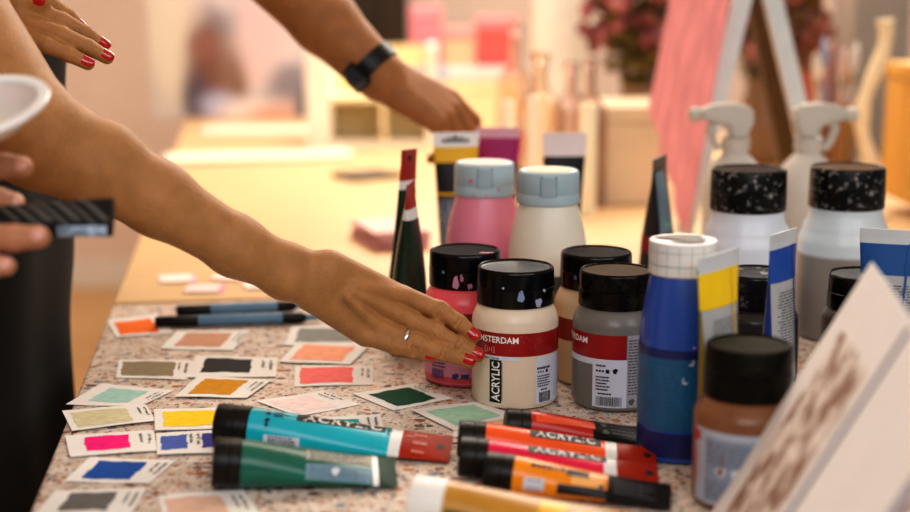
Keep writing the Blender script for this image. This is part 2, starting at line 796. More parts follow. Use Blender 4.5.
def hand_prims(w, d, b, side, curls, spread=.0, s=1., thumb=None, tcurl=(0, .2, .2)):
    """w wrist, d pointing to the fingers, b back of the hand, side +1 right / -1 left.
    curls: four (mcp, pip, dip) bends.  Returns groups and finger tips [(point, axis, back, radius)]"""
    d = d.normalized()
    b = (b - d * b.dot(d)).normalized()
    r = b.cross(d) * side                                     # towards the thumb
    fwd = [.086, .090, .085, .076]
    off = [.026, .009, -.0085, -.025]
    ln = [(.041, .024, .020), (.045, .028, .021), (.042, .026, .021), (.032, .019, .018)]
    rr = [(.0098, .0088, .0078, .0068), (.0100, .0090, .0080, .0070), (.0096, .0086, .0076, .0067), (.0085, .0076, .0068, .006)]
    palm, tips, fingers = [], [], []
    for i in range(4):
        m = w + d * fwd[i] * s + r * off[i] * s
        st = w + r * off[i] * .55 * s + d * .004 * s
        palm.append((st, .0165 * s, m - d * .004 * s - b * .002, .0125 * s))
        ax, bk = d + r * spread * (1.5 - i), b
        ax.normalize()
        p = m
        pts = [m]
        for j in range(3):
            q = Quaternion(r, -curls[i][j]) if True else None
            # bend towards the palm
            ang = curls[i][j]
            nax = ax * math.cos(ang) - bk * math.sin(ang)
            bk = (bk * math.cos(ang) + ax * math.sin(ang)).normalized()
            ax = nax.normalized()
            p = p + ax * ln[i][j] * s
            pts.append(p)
        fingers.append(chain(pts, [x * s for x in rr[i]]))
        tips.append((pts[-1], ax.copy(), bk.copy(), rr[i][3] * s))
    palm.append((w + r * .012 * s + d * .02 * s - b * .008 * s, .016 * s, w + r * .02 * s + d * .06 * s - b * .006 * s, .012 * s))
    palm.append((w - r * .012 * s + d * .02 * s - b * .008 * s, .015 * s, w - r * .018 * s + d * .055 * s - b * .006 * s, .012 * s))
    td = thumb if thumb is not None else (d * .72 + r * .62 - b * .35)
    td = td.normalized()
    c0 = w + r * .020 * s + d * .016 * s - b * .006 * s
    p1 = c0 + td * .044 * s
    t2 = (td * math.cos(tcurl[1]) + d * math.sin(tcurl[1])).normalized()
    p2 = p1 + t2 * .031 * s
    t3 = (t2 * math.cos(tcurl[2]) + d * math.sin(tcurl[2])).normalized()
    p3 = p2 + t3 * .024 * s
    th = chain([c0, p1, p2, p3], [.0155 * s, .0115 * s, .0098 * s, .0078 * s])
    nb = (r * .6 + b * .8)
    nb = (nb - t3 * nb.dot(t3)).normalized()
    tips.append((p3, t3, nb, .0078 * s))
    groups = [dict(k=.010 * s, join=.010 * s, prims=palm)]
    for f in fingers:
        groups.append(dict(k=.003 * s, join=.0035 * s, prims=f))
    groups.append(dict(k=.006 * s, join=.010 * s, prims=th))
    return groups, tips


def nail_mesh(tip, ax, bk, r, wid=.0052, ln=.0062, back=.0015):
    """a curved nail plate on the back of a finger tip"""
    s = ax.cross(bk).normalized()
    vs, fs = [], []
    nu, nv = 12, 8
    for j in range(nv + 1):
        v = -1 + 2 * j / nv
        wmax = math.sqrt(max(0, 1 - abs(v) ** 3)) if v > 0 else (1 - .18 * v * v)
        for i in range(nu + 1):
            u = (-1 + 2 * i / nu) * wmax
            a = u * wid / r * 1.15
            dr = r * 1.07 - max(0, v) ** 2 * r * .22 - (abs(u) ** 4) * r * .03
            vs.append(tip + ax * (v * ln - back + ln * .25) + (bk * math.cos(a) + s * math.sin(a)) * dr)
    for j in range(nv):
        for i in range(nu):
            a = j * (nu + 1) + i
            fs.append((a, a + 1, a + nu + 2, a + nu + 1))
    return vs, fs


def ik(sh, wr, l1, l2, hint):
    d = wr - sh
    L = min(d.length, (l1 + l2) * .995)
    dn = d.normalized()
    a = (l1 * l1 - l2 * l2 + L * L) / (2 * L)
    hgt = math.sqrt(max(0, l1 * l1 - a * a))
    p = hint - dn * hint.dot(dn)
    return sh + dn * a + p.normalized() * hgt


def torso_prims(pelvis, chest, neck, head, fwd, left, w=1.):
    up = (chest - pelvis).normalized()
    pr = []
    for s in (-1, 1):
        pr.append((pelvis + left * s * .085 * w, .100 * w, pelvis + up * .12 + left * s * .06 * w, .095 * w))
        pr.append((pelvis + up * .12 + left * s * .06 * w, .095 * w, chest + left * s * .085 * w - up * .02, .098 * w))
        pr.append((chest + left * s * .085 * w - up * .02, .098 * w, chest + left * s * .12 * w + up * .10, .062 * w))
        pr.append((chest + up * .13, .06, chest + left * s * .15 * w + up * .095, .055 * w))
    return pr


def person(name, label, spec):
    """whole figure: one skin mesh (fine for the arm in view, coarser elsewhere) with clothes and hair as children"""
    root = thing(name, label, 'person', spec['root'])
    off = -Vector(spec['root'])
    J = spec
    fwd, left = J['fwd'].normalized(), J['left'].normalized()
    pelvis, chest, neck, head = J['pelvis'], J['chest'], J['neck'], J['head']
    torso = torso_prims(pelvis, chest, neck, head, fwd, left, J.get('w', 1.))
    groups = [dict(k=.05, prims=torso)]
    legs = []
    for s in (-1, 1):
        hip = pelvis + left * s * .09 - V3(0, 0, .04)
        foot = Vector(J['root']) + left * s * .10
        ankle = V3(foot.x, foot.y, .085)
        knee = (hip + ankle) / 2 + fwd * .03
        legs.append((hip, knee, ankle))
        groups.append(dict(k=.03, join=.05, prims=chain([hip, hip.lerp(knee, .5), knee, knee.lerp(ankle, .35) - fwd * .015, ankle], [.085, .072, .054, .052, .034])))
        groups.append(dict(k=.02, join=.02, prims=[(ankle - V3(0, 0, .04) - fwd * .03, .034, ankle - V3(0, 0, .05) + fwd * .13, .026)]))
    hf = J.get('hfwd', fwd).normalized()
    hl = left
    groups.append(dict(k=.03, join=.04, prims=[(chest + V3(0, 0, .10), .058, neck, .052), (neck, .05, head - V3(0, 0, .03), .05)]))
    groups.append(dict(k=.03, join=.02, prims=[(head + V3(0, 0, .035) - hf * .02, .085, head + V3(0, 0, .03) + hf * .015, .08), (head - V3(0, 0, .02) + hf * .03, .062, head - V3(0, 0, .07) + hf * .055, .03)]))
    face = [(head + hf * .088 + V3(0, 0, .01), .010, head + hf * .112 - V3(0, 0, .022), .011)]
    for s in (-1, 1):
        face.append((head + hl * s * .078 + V3(0, 0, .008), .012, head + hl * s * .08 - V3(0, 0, .025), .009))
        face.append((head + hf * .082 + hl * s * .012 - V3(0, 0, .051), .007, head + hf * .085 - V3(0, 0, .05), .008))
    groups.append(dict(k=.006, join=.008, prims=face))
    carves = [(head + hf * .098 + hl * s * .018 + V3(0, 0, .012), head + hf * .098 + hl * s * .042 + V3(0, 0, .012), .010, .012) for s in (-1, 1)]
    armg = {}
    tips = {}
    for side, A in J['arms'].items():
        g = [dict(k=.02, join=.03, prims=chain([A['shoulder'], A['shoulder'].lerp(A['elbow'], .45), A['elbow']], A.get('ur', [.052, .044, .036]))),
             dict(k=.015, join=.02, prims=A['fore'] if 'fore' in A else chain([A['elbow'], A['elbow'].lerp(A['wrist'], .3), A['elbow'].lerp(A['wrist'], .7), A['wrist']], A.get('fr', [.036, .039, .030, .024])))]
        g += A['hand']
        armg[side] = g
        tips[side] = A['tips']
        groups += g
    # coarse pass
    lo = V3(9, 9, 9)
    hi = V3(-9, -9, -9)
    for g in groups:
        for (a, ra, b, rb) in g['prims']:
            for p, r in ((a, ra), (b, rb)):
                for i in range(3):
                    lo[i] = min(lo[i], p[i] - r - .02)
                    hi[i] = max(hi[i], p[i] + r + .02)
    fr0 = Matrix.Identity(4)
    V, Q = sdf_mesh(groups, carves, fr0, lo, hi, .0085)
    parts = []
    fines = []
    for side, A in J['arms'].items():
        fb = A.get('fine')
        if not fb:
            continue
        # frame along the forearm
        x = (A['wrist'] - A['elbow']).normalized()
        y = x.cross(V3(0, 0, 1)).normalized()
        z = x.cross(y)
        fr = Matrix((x, y, z)).transposed().to_4x4()
        fr.translation = A['elbow']
        inv = fr.inverted()
        l2, h2 = V3(9, 9, 9), V3(-9, -9, -9)
        start = fb.get('start', -.03)
        for g in armg[side]:
            for (a, ra, b, rb) in g['prims']:
                for p, r in ((a, ra), (b, rb)):
                    q = inv @ p
                    for i in range(3):
                        l2[i] = min(l2[i], q[i] - r - .006)
                        h2[i] = max(h2[i], q[i] + r + .006)
        l2[0] = start
        # only the part of the upper arm inside the box matters
        ys = [(-.075, .075)]
        hand_lo, hand_hi = V3(9, 9, 9), V3(-9, -9, -9)
        for g in armg[side][1:]:
            for (a, ra, b, rb) in g['prims']:
                for p, r in ((a, ra), (b, rb)):
                    q = inv @ p
                    for i in range(3):
                        hand_lo[i] = min(hand_lo[i], q[i] - r - .006)
                        hand_hi[i] = max(hand_hi[i], q[i] + r + .006)
        if fb.get('ext'):
            q = inv @ A['elbow'].lerp(A['shoulder'], fb['ext'])
            for i in range(3):
                hand_lo[i] = min(hand_lo[i], q[i] - .062)
                hand_hi[i] = max(hand_hi[i], q[i] + .062)
        for i in (1, 2):
            l2[i] = hand_lo[i] - .012
            h2[i] = hand_hi[i] + .012
        h2[0] = hand_hi[0]
        # drop coarse faces inside the fine box
        iv = np.array(inv)
        Vl = V @ iv[:3, :3].T + iv[:3, 3]
        ins = (Vl[:, 0] > start + .012) & np.all(Vl > np.array(l2) - .002, 1) & np.all(Vl < np.array(h2) + .002, 1)
        near = np.zeros(len(V), bool)
        # keep only faces that belong to this arm
        wv = np.array([tuple(A['elbow']), tuple(A['wrist'])])
        Q = Q[~ins[Q].all(1)]
        Vf, Qf = sdf_mesh(groups if fb.get('all') else armg[side], J.get('carves', {}).get(side, []), fr, l2, h2, fb['h'])
        parts.append((Vf, Qf))
    used = np.unique(Q)
    remap = np.full(len(V), -1)
    remap[used] = np.arange(len(used))
    parts.append((V[used], remap[Q]))
    offn = np.array(off)
    parts = [(v + offn, q) for v, q in parts]
    np_mesh('body', parts, J['skin'], root)
    # nails
    for side, tp in tips.items():
        for (p, ax, bk, r) in tp:
            mk('fingernail', *[[v + off for v in nail_mesh(p, ax, bk, r)[0]], nail_mesh(p, ax, bk, r)[1]], J['nail'], root)
    # clothes
    infl = lambda prs, e: [(a, ra + e, b, rb + e) for a, ra, b, rb in prs]
    cg = [dict(k=.05, prims=infl(torso, .012))]
    for side, A in J['arms'].items():
        sl = J.get('sleeve', .45)
        cg.append(dict(k=.02, join=.03, prims=infl(chain([A['shoulder'], A['shoulder'].lerp(A['elbow'], sl)], [.054, .050]), .012)))
    cut = [(chest + V3(0, 0, .155) + fwd * .02, neck + V3(0, 0, .1), .078, .02)]
    cv, cq = sdf_mesh(cg, cut, fr0, lo - V3(.03, .03, .03), hi + V3(.03, .03, .03), .009)
    np_mesh('shirt', [(cv + offn, cq)], J['shirt'], root)
    tg = [dict(k=.05, prims=infl([p for p in torso if max(p[0].z, p[2].z) < pelvis.z + .2][:2], .013))]
    for hip, knee, ankle in legs:
        tg.append(dict(k=.03, join=.05, prims=infl(chain([hip, knee, ankle + V3(0, 0, .03)], [.088, .066, .052]), .014)))
    if J.get('skirt'):
        tg = [dict(k=.05, prims=[(pelvis + left * s * .05 + fwd * .035 + V3(0, 0, .15), .112, pelvis + left * s * .06 - V3(0, 0, .05), .128) for s in (-1, 1)] +
                   [(pelvis + left * s * .06 - V3(0, 0, .05), .128, V3(J['root'][0], J['root'][1], .20) + left * s * .08, .142) for s in (-1, 1)])]
    tv, tq = sdf_mesh(tg, [], fr0, lo - V3(.03, .03, .03), hi + V3(.03, .03, .03), .009)
    np_mesh('skirt' if J.get('skirt') else 'trousers', [(tv + offn, tq)], J['trousers'], root)
    for hip, knee, ankle in legs:
        sg = [dict(k=.02, prims=[(ankle - V3(0, 0, .043) - fwd * .03, .041, ankle - V3(0, 0, .050) + fwd * .14, .034), (ankle - V3(0, 0, .03), .042, ankle - V3(0, 0, .02), .042)])]
        c0 = ankle + fwd * .05
        sv, sq = sdf_mesh(sg, [], fr0, c0 - V3(.2, .2, .13), c0 + V3(.2, .2, .1), .008)
        sv[:, 2] = np.maximum(sv[:, 2], .001)
        np_mesh('shoe', [(sv + offn, sq)], M_BLACKM, root)
    # hair
    hg = [dict(k=.03, prims=[(head + V3(0, 0, .05) - hf * .03, .093, head + V3(0, 0, .06) + hf * .01, .088), (head - hf * .055, .075, head - hf * .06 - V3(0, 0, .10 if J.get('long') else .03), .06 if J.get('long') else .05)])]
    hv, hq = sdf_mesh(hg, [(head + hf * .09 - V3(0, 0, .03), head + hf * .12 - V3(0, 0, .0), .075, .02)], fr0, head - V3(.25, .25, .3), head + V3(.25, .25, .25), .007)
    np_mesh('hair', [(hv + offn, hq)], J['hair'], root)
    # eyes
    for s in (-1, 1):
        e = head + hf * .085 + hl * s * .031 + V3(0, 0, .012)
        ev, ef = lathe([(0, -.011), (.006, -.0092), (.0105, -.003), (.0105, .003), (.006, .0092), (0, .011)], 16)
        eye = mk('eye', [Vector(v) + e + off for v in ev], ef, M_WHITE, root)
        iv, jf = lathe([(0, 0), (.0048, 0), (.0044, .0016), (0, .0022)], 16)
        Mi = Vector((0, 0, 1)).rotation_difference(hf).to_matrix()
        mk('iris', [Mi @ Vector(v) + e + hf * .0096 + off for v in iv], jf, mat('iris_dark', '2a1a10', .2), eye)
        br = [e + hf * (.012 - .004 * abs(q)) + hl * s * q * .018 + V3(0, 0, .021 - .004 * q * q) + off for q in (-1, -.5, 0, .5, 1)]
        mk('eyebrow', *sweep(br, [.0015, .0028, .003, .0026, .0012], 8), J['hair'], root)
    for zz_, rr_ in ((-.046, .0042), (-.0535, .005)):
        lp = [head + hf * (.094 - .009 * q * q) + hl * q * .022 + V3(0, 0, zz_ + .002 * q * q) + off for q in (-1, -.5, 0, .5, 1)]
        mk('lip', *sweep(lp, [.0012, rr_, rr_ * 1.1, rr_, .0012], 10, .8), mat('lip_rose', '9c5248', .4), root)
    return root, off


# ================================================================== THE ROOM
def structure(name, m3, mt, parent=None):
    o = mk(name, *m3, mt, parent, smooth=False)
    o['kind'] = 'structure'
    return o


M_WALL = mat('wall_cream', 'ead6ca', .85, .03, 3)
M_FLOOR = mat('floor_tan', 'c9a373', .5, .12, 6, stretch=(1, 8, 1))
structure('floor', boxm(0.3, 2.2, -.05, 5.0, 6.6, .1), M_FLOOR)
structure('ceiling', boxm(0.3, 2.2, 2.85, 5.0, 6.6, .1), mat('ceiling_white', 'efe6da', .9))
structure('wall_back', boxm(0.3, 5.45, 1.4, 5.0, .1, 2.8), M_WALL)
structure('wall_left', boxm(-2.25, 2.2, 1.4, .1, 6.6, 2.8), M_WALL)
structure('baseboard_back', boxm(0.3, 5.385, .05, 4.9, .02, .1), M_WHITE)

# ================================================================== TABLES
A0, B0 = T(29, 512), T(113, 303)
U = Vector((B0.x - A0.x, B0.y - A0.y, 0)).normalized()       # along the table, away
R_ = Vector((U.y, -U.x, 0))                                   # across, to the right
TROT = Matrix((R_, U, Vector((0, 0, 1)))).transposed()
M_TERR = mat_terrazzo()
M_WOOD = mat('table_birch', 'e0ba8a', .45, .08, 5, stretch=(1, 10, 1))
M_EDGE = mat('table_edge_grey', 'c9c2b8', .5)
M_STEEL = mat('table_leg_white', 'd9d4cc', .4)


def table(name, label, start, length, width, top_m, thick, dz=0.):
    o = A0 + U * ((start - A0.y) / U.y)
    t = thing(name, label, 'table', (o.x, o.y, 0), TROT)
    mk('tabletop', *boxm(width / 2, length / 2, TZ - thick / 2 + dz, width, length, thick, .004), top_m, t, sharp=50)
    mk('apron', *boxm(width / 2, length / 2, TZ - thick - .035 + dz, width - .12, length - .12, .07, .004), M_EDGE, t, smooth=False)
    for x in (.07, width - .07):
        for y in (.07, length - .07):
            mk('leg', *boxm(x, y, (TZ - thick + dz) / 2, .05, .05, TZ - thick + dz, .006), M_STEEL, t, sharp=50)
    return t


table('work_table', 'terrazzo-topped table holding the paint jars, tubes and colour swatches', .72, B0.y - .72, 1.5, M_TERR, .035)
table('long_table', 'pale birch table running away behind the terrazzo table', B0.y + .004, 4.55 - B0.y, 1.5, M_WOOD, .03)

# ================================================================== COLOUR SWATCH CARDS
def scribble2d(rows, seed):
    """small handwritten-looking strokes"""
    rnd = random.Random(seed)
    out = []
    for (x, y, w, hgt, rot) in rows:
        pts = []
        n = 22
        for i in range(n):
            pts.append((w * i / (n - 1), hgt * (.5 + .5 * math.sin(i * 1.9 + rnd.uniform(-.5, .5))) * rnd.uniform(.4, 1)))
        vs, fs = [], []
        lw = hgt * .26
        for p in pts:
            vs += [(p[0], p[1] - lw), (p[0] + lw * .5, p[1] + lw)]
        for i in range(n - 1):
            if rnd.random() > .18:
                fs.append((2 * i, 2 * i + 2, 2 * i + 3, 2 * i + 1))
        out.append(place2d((vs, fs), x, y, rot))
    return merge(*out)


def bil(q, u, v):
    return (q[0] * (1 - u) + q[1] * u) * (1 - v) + (q[3] * (1 - u) + q[2] * u) * v


CARDN = [0]


def swatch_card(corners, spans, label, lift=0., text=(.74, .97), rough=.6, tilt=0., textv=(.25, .85)):
    """corners: photo pixels near-left, far-left, far-right, near-right; spans: [(u0,u1,v0,v1,colour,streak colour)]"""
    CARDN[0] += 1
    n = CARDN[0]
    z = TZ + .0004 + lift
    q = [T(x, y, z) for x, y in corners]
    q = [q[0], q[3], q[2], q[1]]                  # u to the right, v away
    c = (q[0] + q[1] + q[2] + q[3]) / 4
    c.z = z
    t = thing('swatch_card', label, 'swatch card', c, None, 'painted colour swatch cards on the terrazzo table')
    nu, nv = 12, 6

    def bend(u, v):
        return tilt * (abs(u - .35) ** 2) * .018 + .0006 * math.sin(3 * u + n) ** 2

    def sheet(u0, u1, v0, v1, dz, edge=0., seed=0, nu=nu, nv=nv):
        rnd = random.Random(seed + n * 17)
        ph = [rnd.uniform(0, 6.3) for _ in range(6)]
        vs, fs = [], []
        for j in range(nv + 1):
            for i in range(nu + 1):
                u = u0 + (u1 - u0) * i / nu
                v = v0 + (v1 - v0) * j / nv
                if edge:
                    s = j / nv
                    u += edge * (math.sin(s * 9 + ph[0]) * .5 + math.sin(s * 21 + ph[1]) * .5) * (1 if i in (0, nu) else 0) * .8
                    if j in (0, nv):
                        w = i / nu
                        v += edge * 1.2 * (math.sin(w * 6 + ph[2 + (j > 0)]) * .6 + math.sin(w * 15 + ph[4]) * .4)
                p = bil(q, u, v) - c
                vs.append(Vector((p.x, p.y, dz + bend(u, v))))
        for j in range(nv):
            for i in range(nu):
                a = j * (nu + 1) + i
                fs.append((a, a + 1, a + nu + 2, a + nu + 1))
        return vs, fs
    # card with a little thickness
    top = sheet(0, 1, 0, 1, .0005)
    bot = sheet(0, 1, 0, 1, 0.)
    k = (nu + 1) * (nv + 1)
    vs = top[0] + bot[0]
    fs = top[1] + [tuple(i + k for i in reversed(f)) for f in bot[1]]
    rim = [i for i in range(nu + 1)] + [(nu + 1) * j + nu for j in range(1, nv + 1)] + [nv * (nu + 1) + i for i in range(nu - 1, -1, -1)] + [(nu + 1) * j for j in range(nv - 1, 0, -1)]
    for a, b in zip(rim, rim[1:] + rim[:1]):
        fs.append((b, a, a + k, b + k))
    mk('card', vs, fs, M_PAPER, t, sharp=50)
    for si, (u0, u1, v0, v1, col) in enumerate(spans):
        mm = mat('swatch_' + col, col, .75, .15, 90, stretch=(1, 3, 1), spec=.12)
        mk('paint_patch', *sheet(u0, u1, v0, v1, .0008, .02, si, 16, 8), mm, t)
    if text:
        ex = (q[1] - q[0])
        L = ex.length
        m2 = scribble2d([(0, .02, .86, .19, 0), (0, -.34, .7, .17, 0)], n)
        vs = []
        for x, y in m2[0]:
            # written across the end of the card
            u = text[0] + (text[1] - text[0]) * (.75 + y * 1.1)
            v = textv[1] - (textv[1] - textv[0]) * x
            p = bil(q, u, v) - c
            vs.append(Vector((p.x, p.y, .0009 + bend(u, v))))
        mk('handwriting', vs, m2[1], M_INK, t, smooth=False)
    return t


swatch_card([(116, 338), (107, 321), (158, 314), (173, 333)], [(.10, .80, .10, .80, 'f0701c')], 'white swatch card with a bright orange patch, nearest the blue brush pens', text=None)
swatch_card([(160, 349), (178, 331), (250, 331), (233, 351)], [(.16, .80, .14, .86, 'c8957a')], 'white swatch card with a dusty beige-pink patch below the blue brush pens', text=(.82, .99))
swatch_card([(116, 378), (119, 360), (193, 361), (188, 380)], [(.06, .78, .12, .88, '8e8066')], 'white swatch card with a khaki grey-brown patch', .0)
swatch_card([(186, 378), (196, 356), (277, 358), (276, 377)], [(.14, .70, .2, .86, '2c2b29')], 'white swatch card with a near-black patch', .0006)
swatch_card([(66, 405), (102, 384), (174, 391), (140, 407)], [(.20, .74, .18, .82, 'a3cbc1')], 'white swatch card with a pale aqua patch', .0, text=(.80, .98))
swatch_card([(72, 431), (62, 411), (146, 405), (156, 421)], [(.08, .74, .10, .85, 'd0c6a0')], 'white swatch card with a pale beige-cream patch lying over the aqua one', .0014, text=(.80, .98))
swatch_card([(175, 397), (197, 377), (272, 380), (247, 398)], [(.14, .72, .12, .88, 'c98a12')], 'white swatch card with a golden ochre patch', .0012, text=(.76, .97))
swatch_card([(155, 431), (154, 410), (245, 407), (246, 428)], [(.10, .72, .15, .85, 'f0cb1e')], 'white swatch card with a bright yellow patch', .0018, text=None)
swatch_card([(70, 457), (65, 436), (154, 431), (157, 451)], [(.20, .70, .18, .84, 'f0167c')], 'white swatch card with a hot magenta pink patch', .0010, text=(.74, .97))
swatch_card([(157, 455), (156, 434), (245, 429), (247, 452)], [(.05, .34, .18, .82, '4b62ac'), (.51, .80, .2, .84, '3a3b8e')], 'white swatch card with two blue patches beside the dark tube cap', .0016, text=(.30, .50))
swatch_card([(64, 482), (90, 458), (176, 461), (150, 484)], [(.16, .72, .12, .86, '1c4f9e')], 'white swatch card with a deep blue patch', .0, text=(.76, .97))
swatch_card([(34, 516), (56, 491), (146, 489), (130, 517)], [(.20, .72, .18, .86, '6f6c69')], 'white swatch card with a dark grey patch at the near table edge', .0, text=(.76, .97))
swatch_card([(165, 527), (158, 496), (243, 490), (264, 520)], [(.06, .70, .05, .84, 'dcb7a2')], 'white swatch card with a pale flesh patch below the green tube', .0, text=(.74, .95))
swatch_card([(284, 346), (292, 327), (360, 325), (366, 345)], [(.12, .86, .14, .84, '8e8d88')], 'white swatch card with a mid grey patch under the reaching hand', .0, text=None)
swatch_card([(279, 362), (298, 342), (370, 346), (350, 365)], [(.12, .84, .12, .86, 'f0a483')], 'white swatch card with a soft peach patch', .0012, text=None)
swatch_card([(294, 387), (295, 366), (373, 366), (373, 385)], [(.07, .74, .12, .88, 'f1756f')], 'white swatch card with a coral red patch', .0, text=(.78, .97))
swatch_card([(298, 417), (257, 402), (322, 391), (360, 405)], [(.08, .70, .1, .85, 'ecd5d0')], 'white swatch card with a very pale pink patch', .0, text=(.76, .97))
swatch_card([(393, 411), (352, 394), (416, 384), (452, 399)], [(.16, .80, .10, .84, '1d4a35')], 'white swatch card with a dark bottle-green patch', .0, text=(.80, .98))
swatch_card([(455, 431), (411, 410), (478, 402), (516, 416)], [(.12, .84, .12, .84, 'a3c9ae')], 'white swatch card with a pale mint patch in front of the cream jar', .0012, text=None)
swatch_card([(300, 437), (302, 419), (380, 415), (385, 432)], [(.20, .72, .1, .80, '159a94')], 'white swatch card with a teal patch behind the turquoise tube', .0, text=(.74, .96))
swatch_card([(452, 438), (455, 424), (520, 414), (545, 428)], [(.10, .86, .1, .9, 'eec29b')], 'white swatch card with a light apricot patch behind the red tubes', .0, text=None)

# ================================================================== BRUSH PENS
def brush_pen(p0, p1, label, r=.0068):
    a, b = T(*p0, TZ + r + .0006), T(*p1, TZ + r + .0006)
    ax = (b - a)
    L = ax.length
    t = thing('brush_pen', label, 'brush pen', a, tube_rot(ax, Vector((0, 0, 1))), 'blue-grey brush pens')
    mb = mat('pen_blue', '6388a6', .4)
    mk('barrel', *lathe([(0, L * .26), (r * .94, L * .26), (r, L * .27), (r, L * .78), (r * .8, L * .82), (0, L * .82)], 24), mb, t)
    mk('cap', *lathe([(0, 0), (r * .8, 0), (r, .003), (r, L * .26), (r * .96, L * .265), (0, L * .265)], 24), M_BLACKM, t)
    mk('grip', *lathe([(0, L * .78), (r * 1.02, L * .78), (r * 1.02, L * .90), (r * .6, L * .93), (0, L * .93)], 24), M_BLACKM, t)
    mk('end_plug', *lathe([(0, L * .92), (r * .62, L * .92), (r * .5, L), (0, L)], 24), mb, t)
    return t


brush_pen((155, 322), (318, 317), 'blue-grey brush pen, the one nearer the swatch cards')
brush_pen((176, 311), (305, 305), 'blue-grey brush pen, the one farther from the swatch cards')

# ================================================================== PAINT JARS
JARS = 'paint jars with black screw caps'
MJ = {}


def amsterdam_label(t, S, R, z_red0, z_red1, aL, aR, red=M_RED):
    mk('red_label', *S.map(band2d(z_red0, z_red1, aL, aR, R), .00025), red, t)


def lettering(t, S, ms, m, off, R, name='lettering'):
    mk(name, *S.map(merge(*ms), off, R), m, t, smooth=False)


# --- the cream jar in focus
R = .0430
p = tablepos(514.5, 399)
t, S, SC = jar('paint_jar', 'cream paint jar touched by the red-nailed fingers, its red label facing front', p, R, .1365, .0385, .0365, .0835,
               mat('paint_cream', 'e6d3bb', .28, .05, 20, sss=.1), M_BLACK, JARS)
amsterdam_label(t, S, R, .0545, .0775, -1.52, 1.45)
mk('white_label', *S.map(band2d(.006, .0525, .50, 1.42, R), .00025), M_LABELW, t)
mk('white_label', *S.map(band2d(.0505, .0545, -1.2, .1, R), .0003), M_LABELW, t)
mk('black_label', *S.map(band2d(.0075, .0505, -.60, -.305, R), .00025), M_INK, t)
tx = text2d('AMSTERDAM', .0088, .022)
lettering(t, S, [place2d(([(x * .0475 / tx[2], y * .98) for x, y in tx[0]], tx[1]), -.0440, .0678)], M_WINK, .0006, R, 'white_lettering')
tv = text2d('ACRYLIC', .0118, .022)
wv = tv[2]
lettering(t, S, [place2d(([(x * .0395 / wv, y * 1.0) for x, y in tv[0]], tv[1]), -.0150, .0090, PI / 2)], M_WINK, .0006, R, 'white_lettering')
ts = text2d('Standard Series', .0034, .01)
lettering(t, S, [place2d((ts[0], ts[1]), -.0365, .0512)], M_INK, .0006, R, 'series_lettering')
lettering(t, S, [fine2d(-.0133, .010, -.0118, .0485, 26, 9, .6, .1)], M_INK, .0006, R, 'side_print')
lettering(t, S, [fine2d(.0225, .0395, .040, .0440, 1, 3, .5),
                 fine2d(.0230, .0225, .040, .0350, 5, 4, .5), barcode2d(.0250, .0075, .0400, .0175, 5),
                 fine2d(.027, .0185, .036, .0215, 1, 8)] +
          [place2d(quad2d(0, 0, .0016, .0016), .0235 + i * .0026, .0372) for i in range(3)] + [place2d(quad2d(0, 0, .003, .003), .033, .0367)], M_INK, .0006, R)
# small castle-like emblem lines on the red label
em = []
for i in range(5):
    em.append(quad2d(-.0315 + i * .0026, .0585, -.0307 + i * .0026, .0625))
em.append(quad2d(-.0322, .0575, -.0195, .0582))
em.append(quad2d(-.0322, .0630, -.0195, .0635))
lettering(t, S, em, mat('label_pink_ink', 'd88c86', .5), .0006, R, 'emblem')
scr = []
rnd = random.Random(4)
for k in range(16):
    scr.append(place2d(quad2d(0, 0, rnd.uniform(.001, .005), .0003), rnd.uniform(-.008, .03), rnd.uniform(.058, .074), rnd.uniform(0, 3)))
lettering(t, S, scr, mat('scratch_pink', 'b86a62', .6), .00055, R, 'scratches')
for bx, bz, rx, rz, col, sd in ((.0055, .113, .0030, .0062, '7f93b4', 3), (.024, .106, .0035, .0048, 'a3a3bd', 8), (.031, .117, .0020, .0016, '99a0ae', 5), (-.012, .121, .0014, .001, 'b9b5bd', 6)):
    mk('paint_spot', *SC.map(blob2d(bx, bz, rx, rz, sd), .0004, .0385), mat('spot_' + col, col, .4), t)

# --- grey jar
R = .0425
p = tablepos(614, 401.5)
t, S, SC = jar('paint_jar', 'grey paint jar between the cream jar and the blue bottle', p, R, .1345, .0370, .0350, .083,
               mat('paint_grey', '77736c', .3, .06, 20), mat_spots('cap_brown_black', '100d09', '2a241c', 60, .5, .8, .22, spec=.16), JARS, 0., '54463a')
amsterdam_label(t, S, R, .0535, .0775, -1.45, .26)
mk('white_label', *S.map(band2d(.0055, .0535, -.52, .28, R), .00025), M_LABELW, t)
mk('white_label', *S.map(band2d(.0475, .0535, -1.45, -.50, R), .0003), M_LABELW, t)
mk('grey_label', *S.map(band2d(.0055, .0775, .28, 1.35, R), .00022), mat('label_grey', 'a3a3a8', .4), t)
tx = text2d('AMSTERDAM', .0085, .022)
lettering(t, S, [place2d((tx[0], tx[1]), -.0285 - tx[2], .0675)], M_WINK, .0006, R, 'white_lettering')
lettering(t, S, [fine2d(-.0185, .0455, -.008, .049, 1, 3), fine2d(-.0185, .022, -.004, .0375, 5, 4), barcode2d(-.0180, .0075, .0075, .0165, 15), fine2d(-.016, .0178, .0, .021, 1, 5)] +
          [place2d(quad2d(0, 0, .002, .002), -.0183 + i * .003, .0410) for i in range(3)] + [quad2d(-.0085, .040, -.0050, .0438), blob2d(.0005, .0425, .0024, .0026, 2)], M_INK, .0006, R)
lettering(t, S, [fine2d(.0130, .018, .045, .074, 19, 6, .45, .1), blob2d(.017, .0115, .003, .003, 2), quad2d(.023, .009, .034, .0135)], M_INKG, .0006, R, 'small_print')

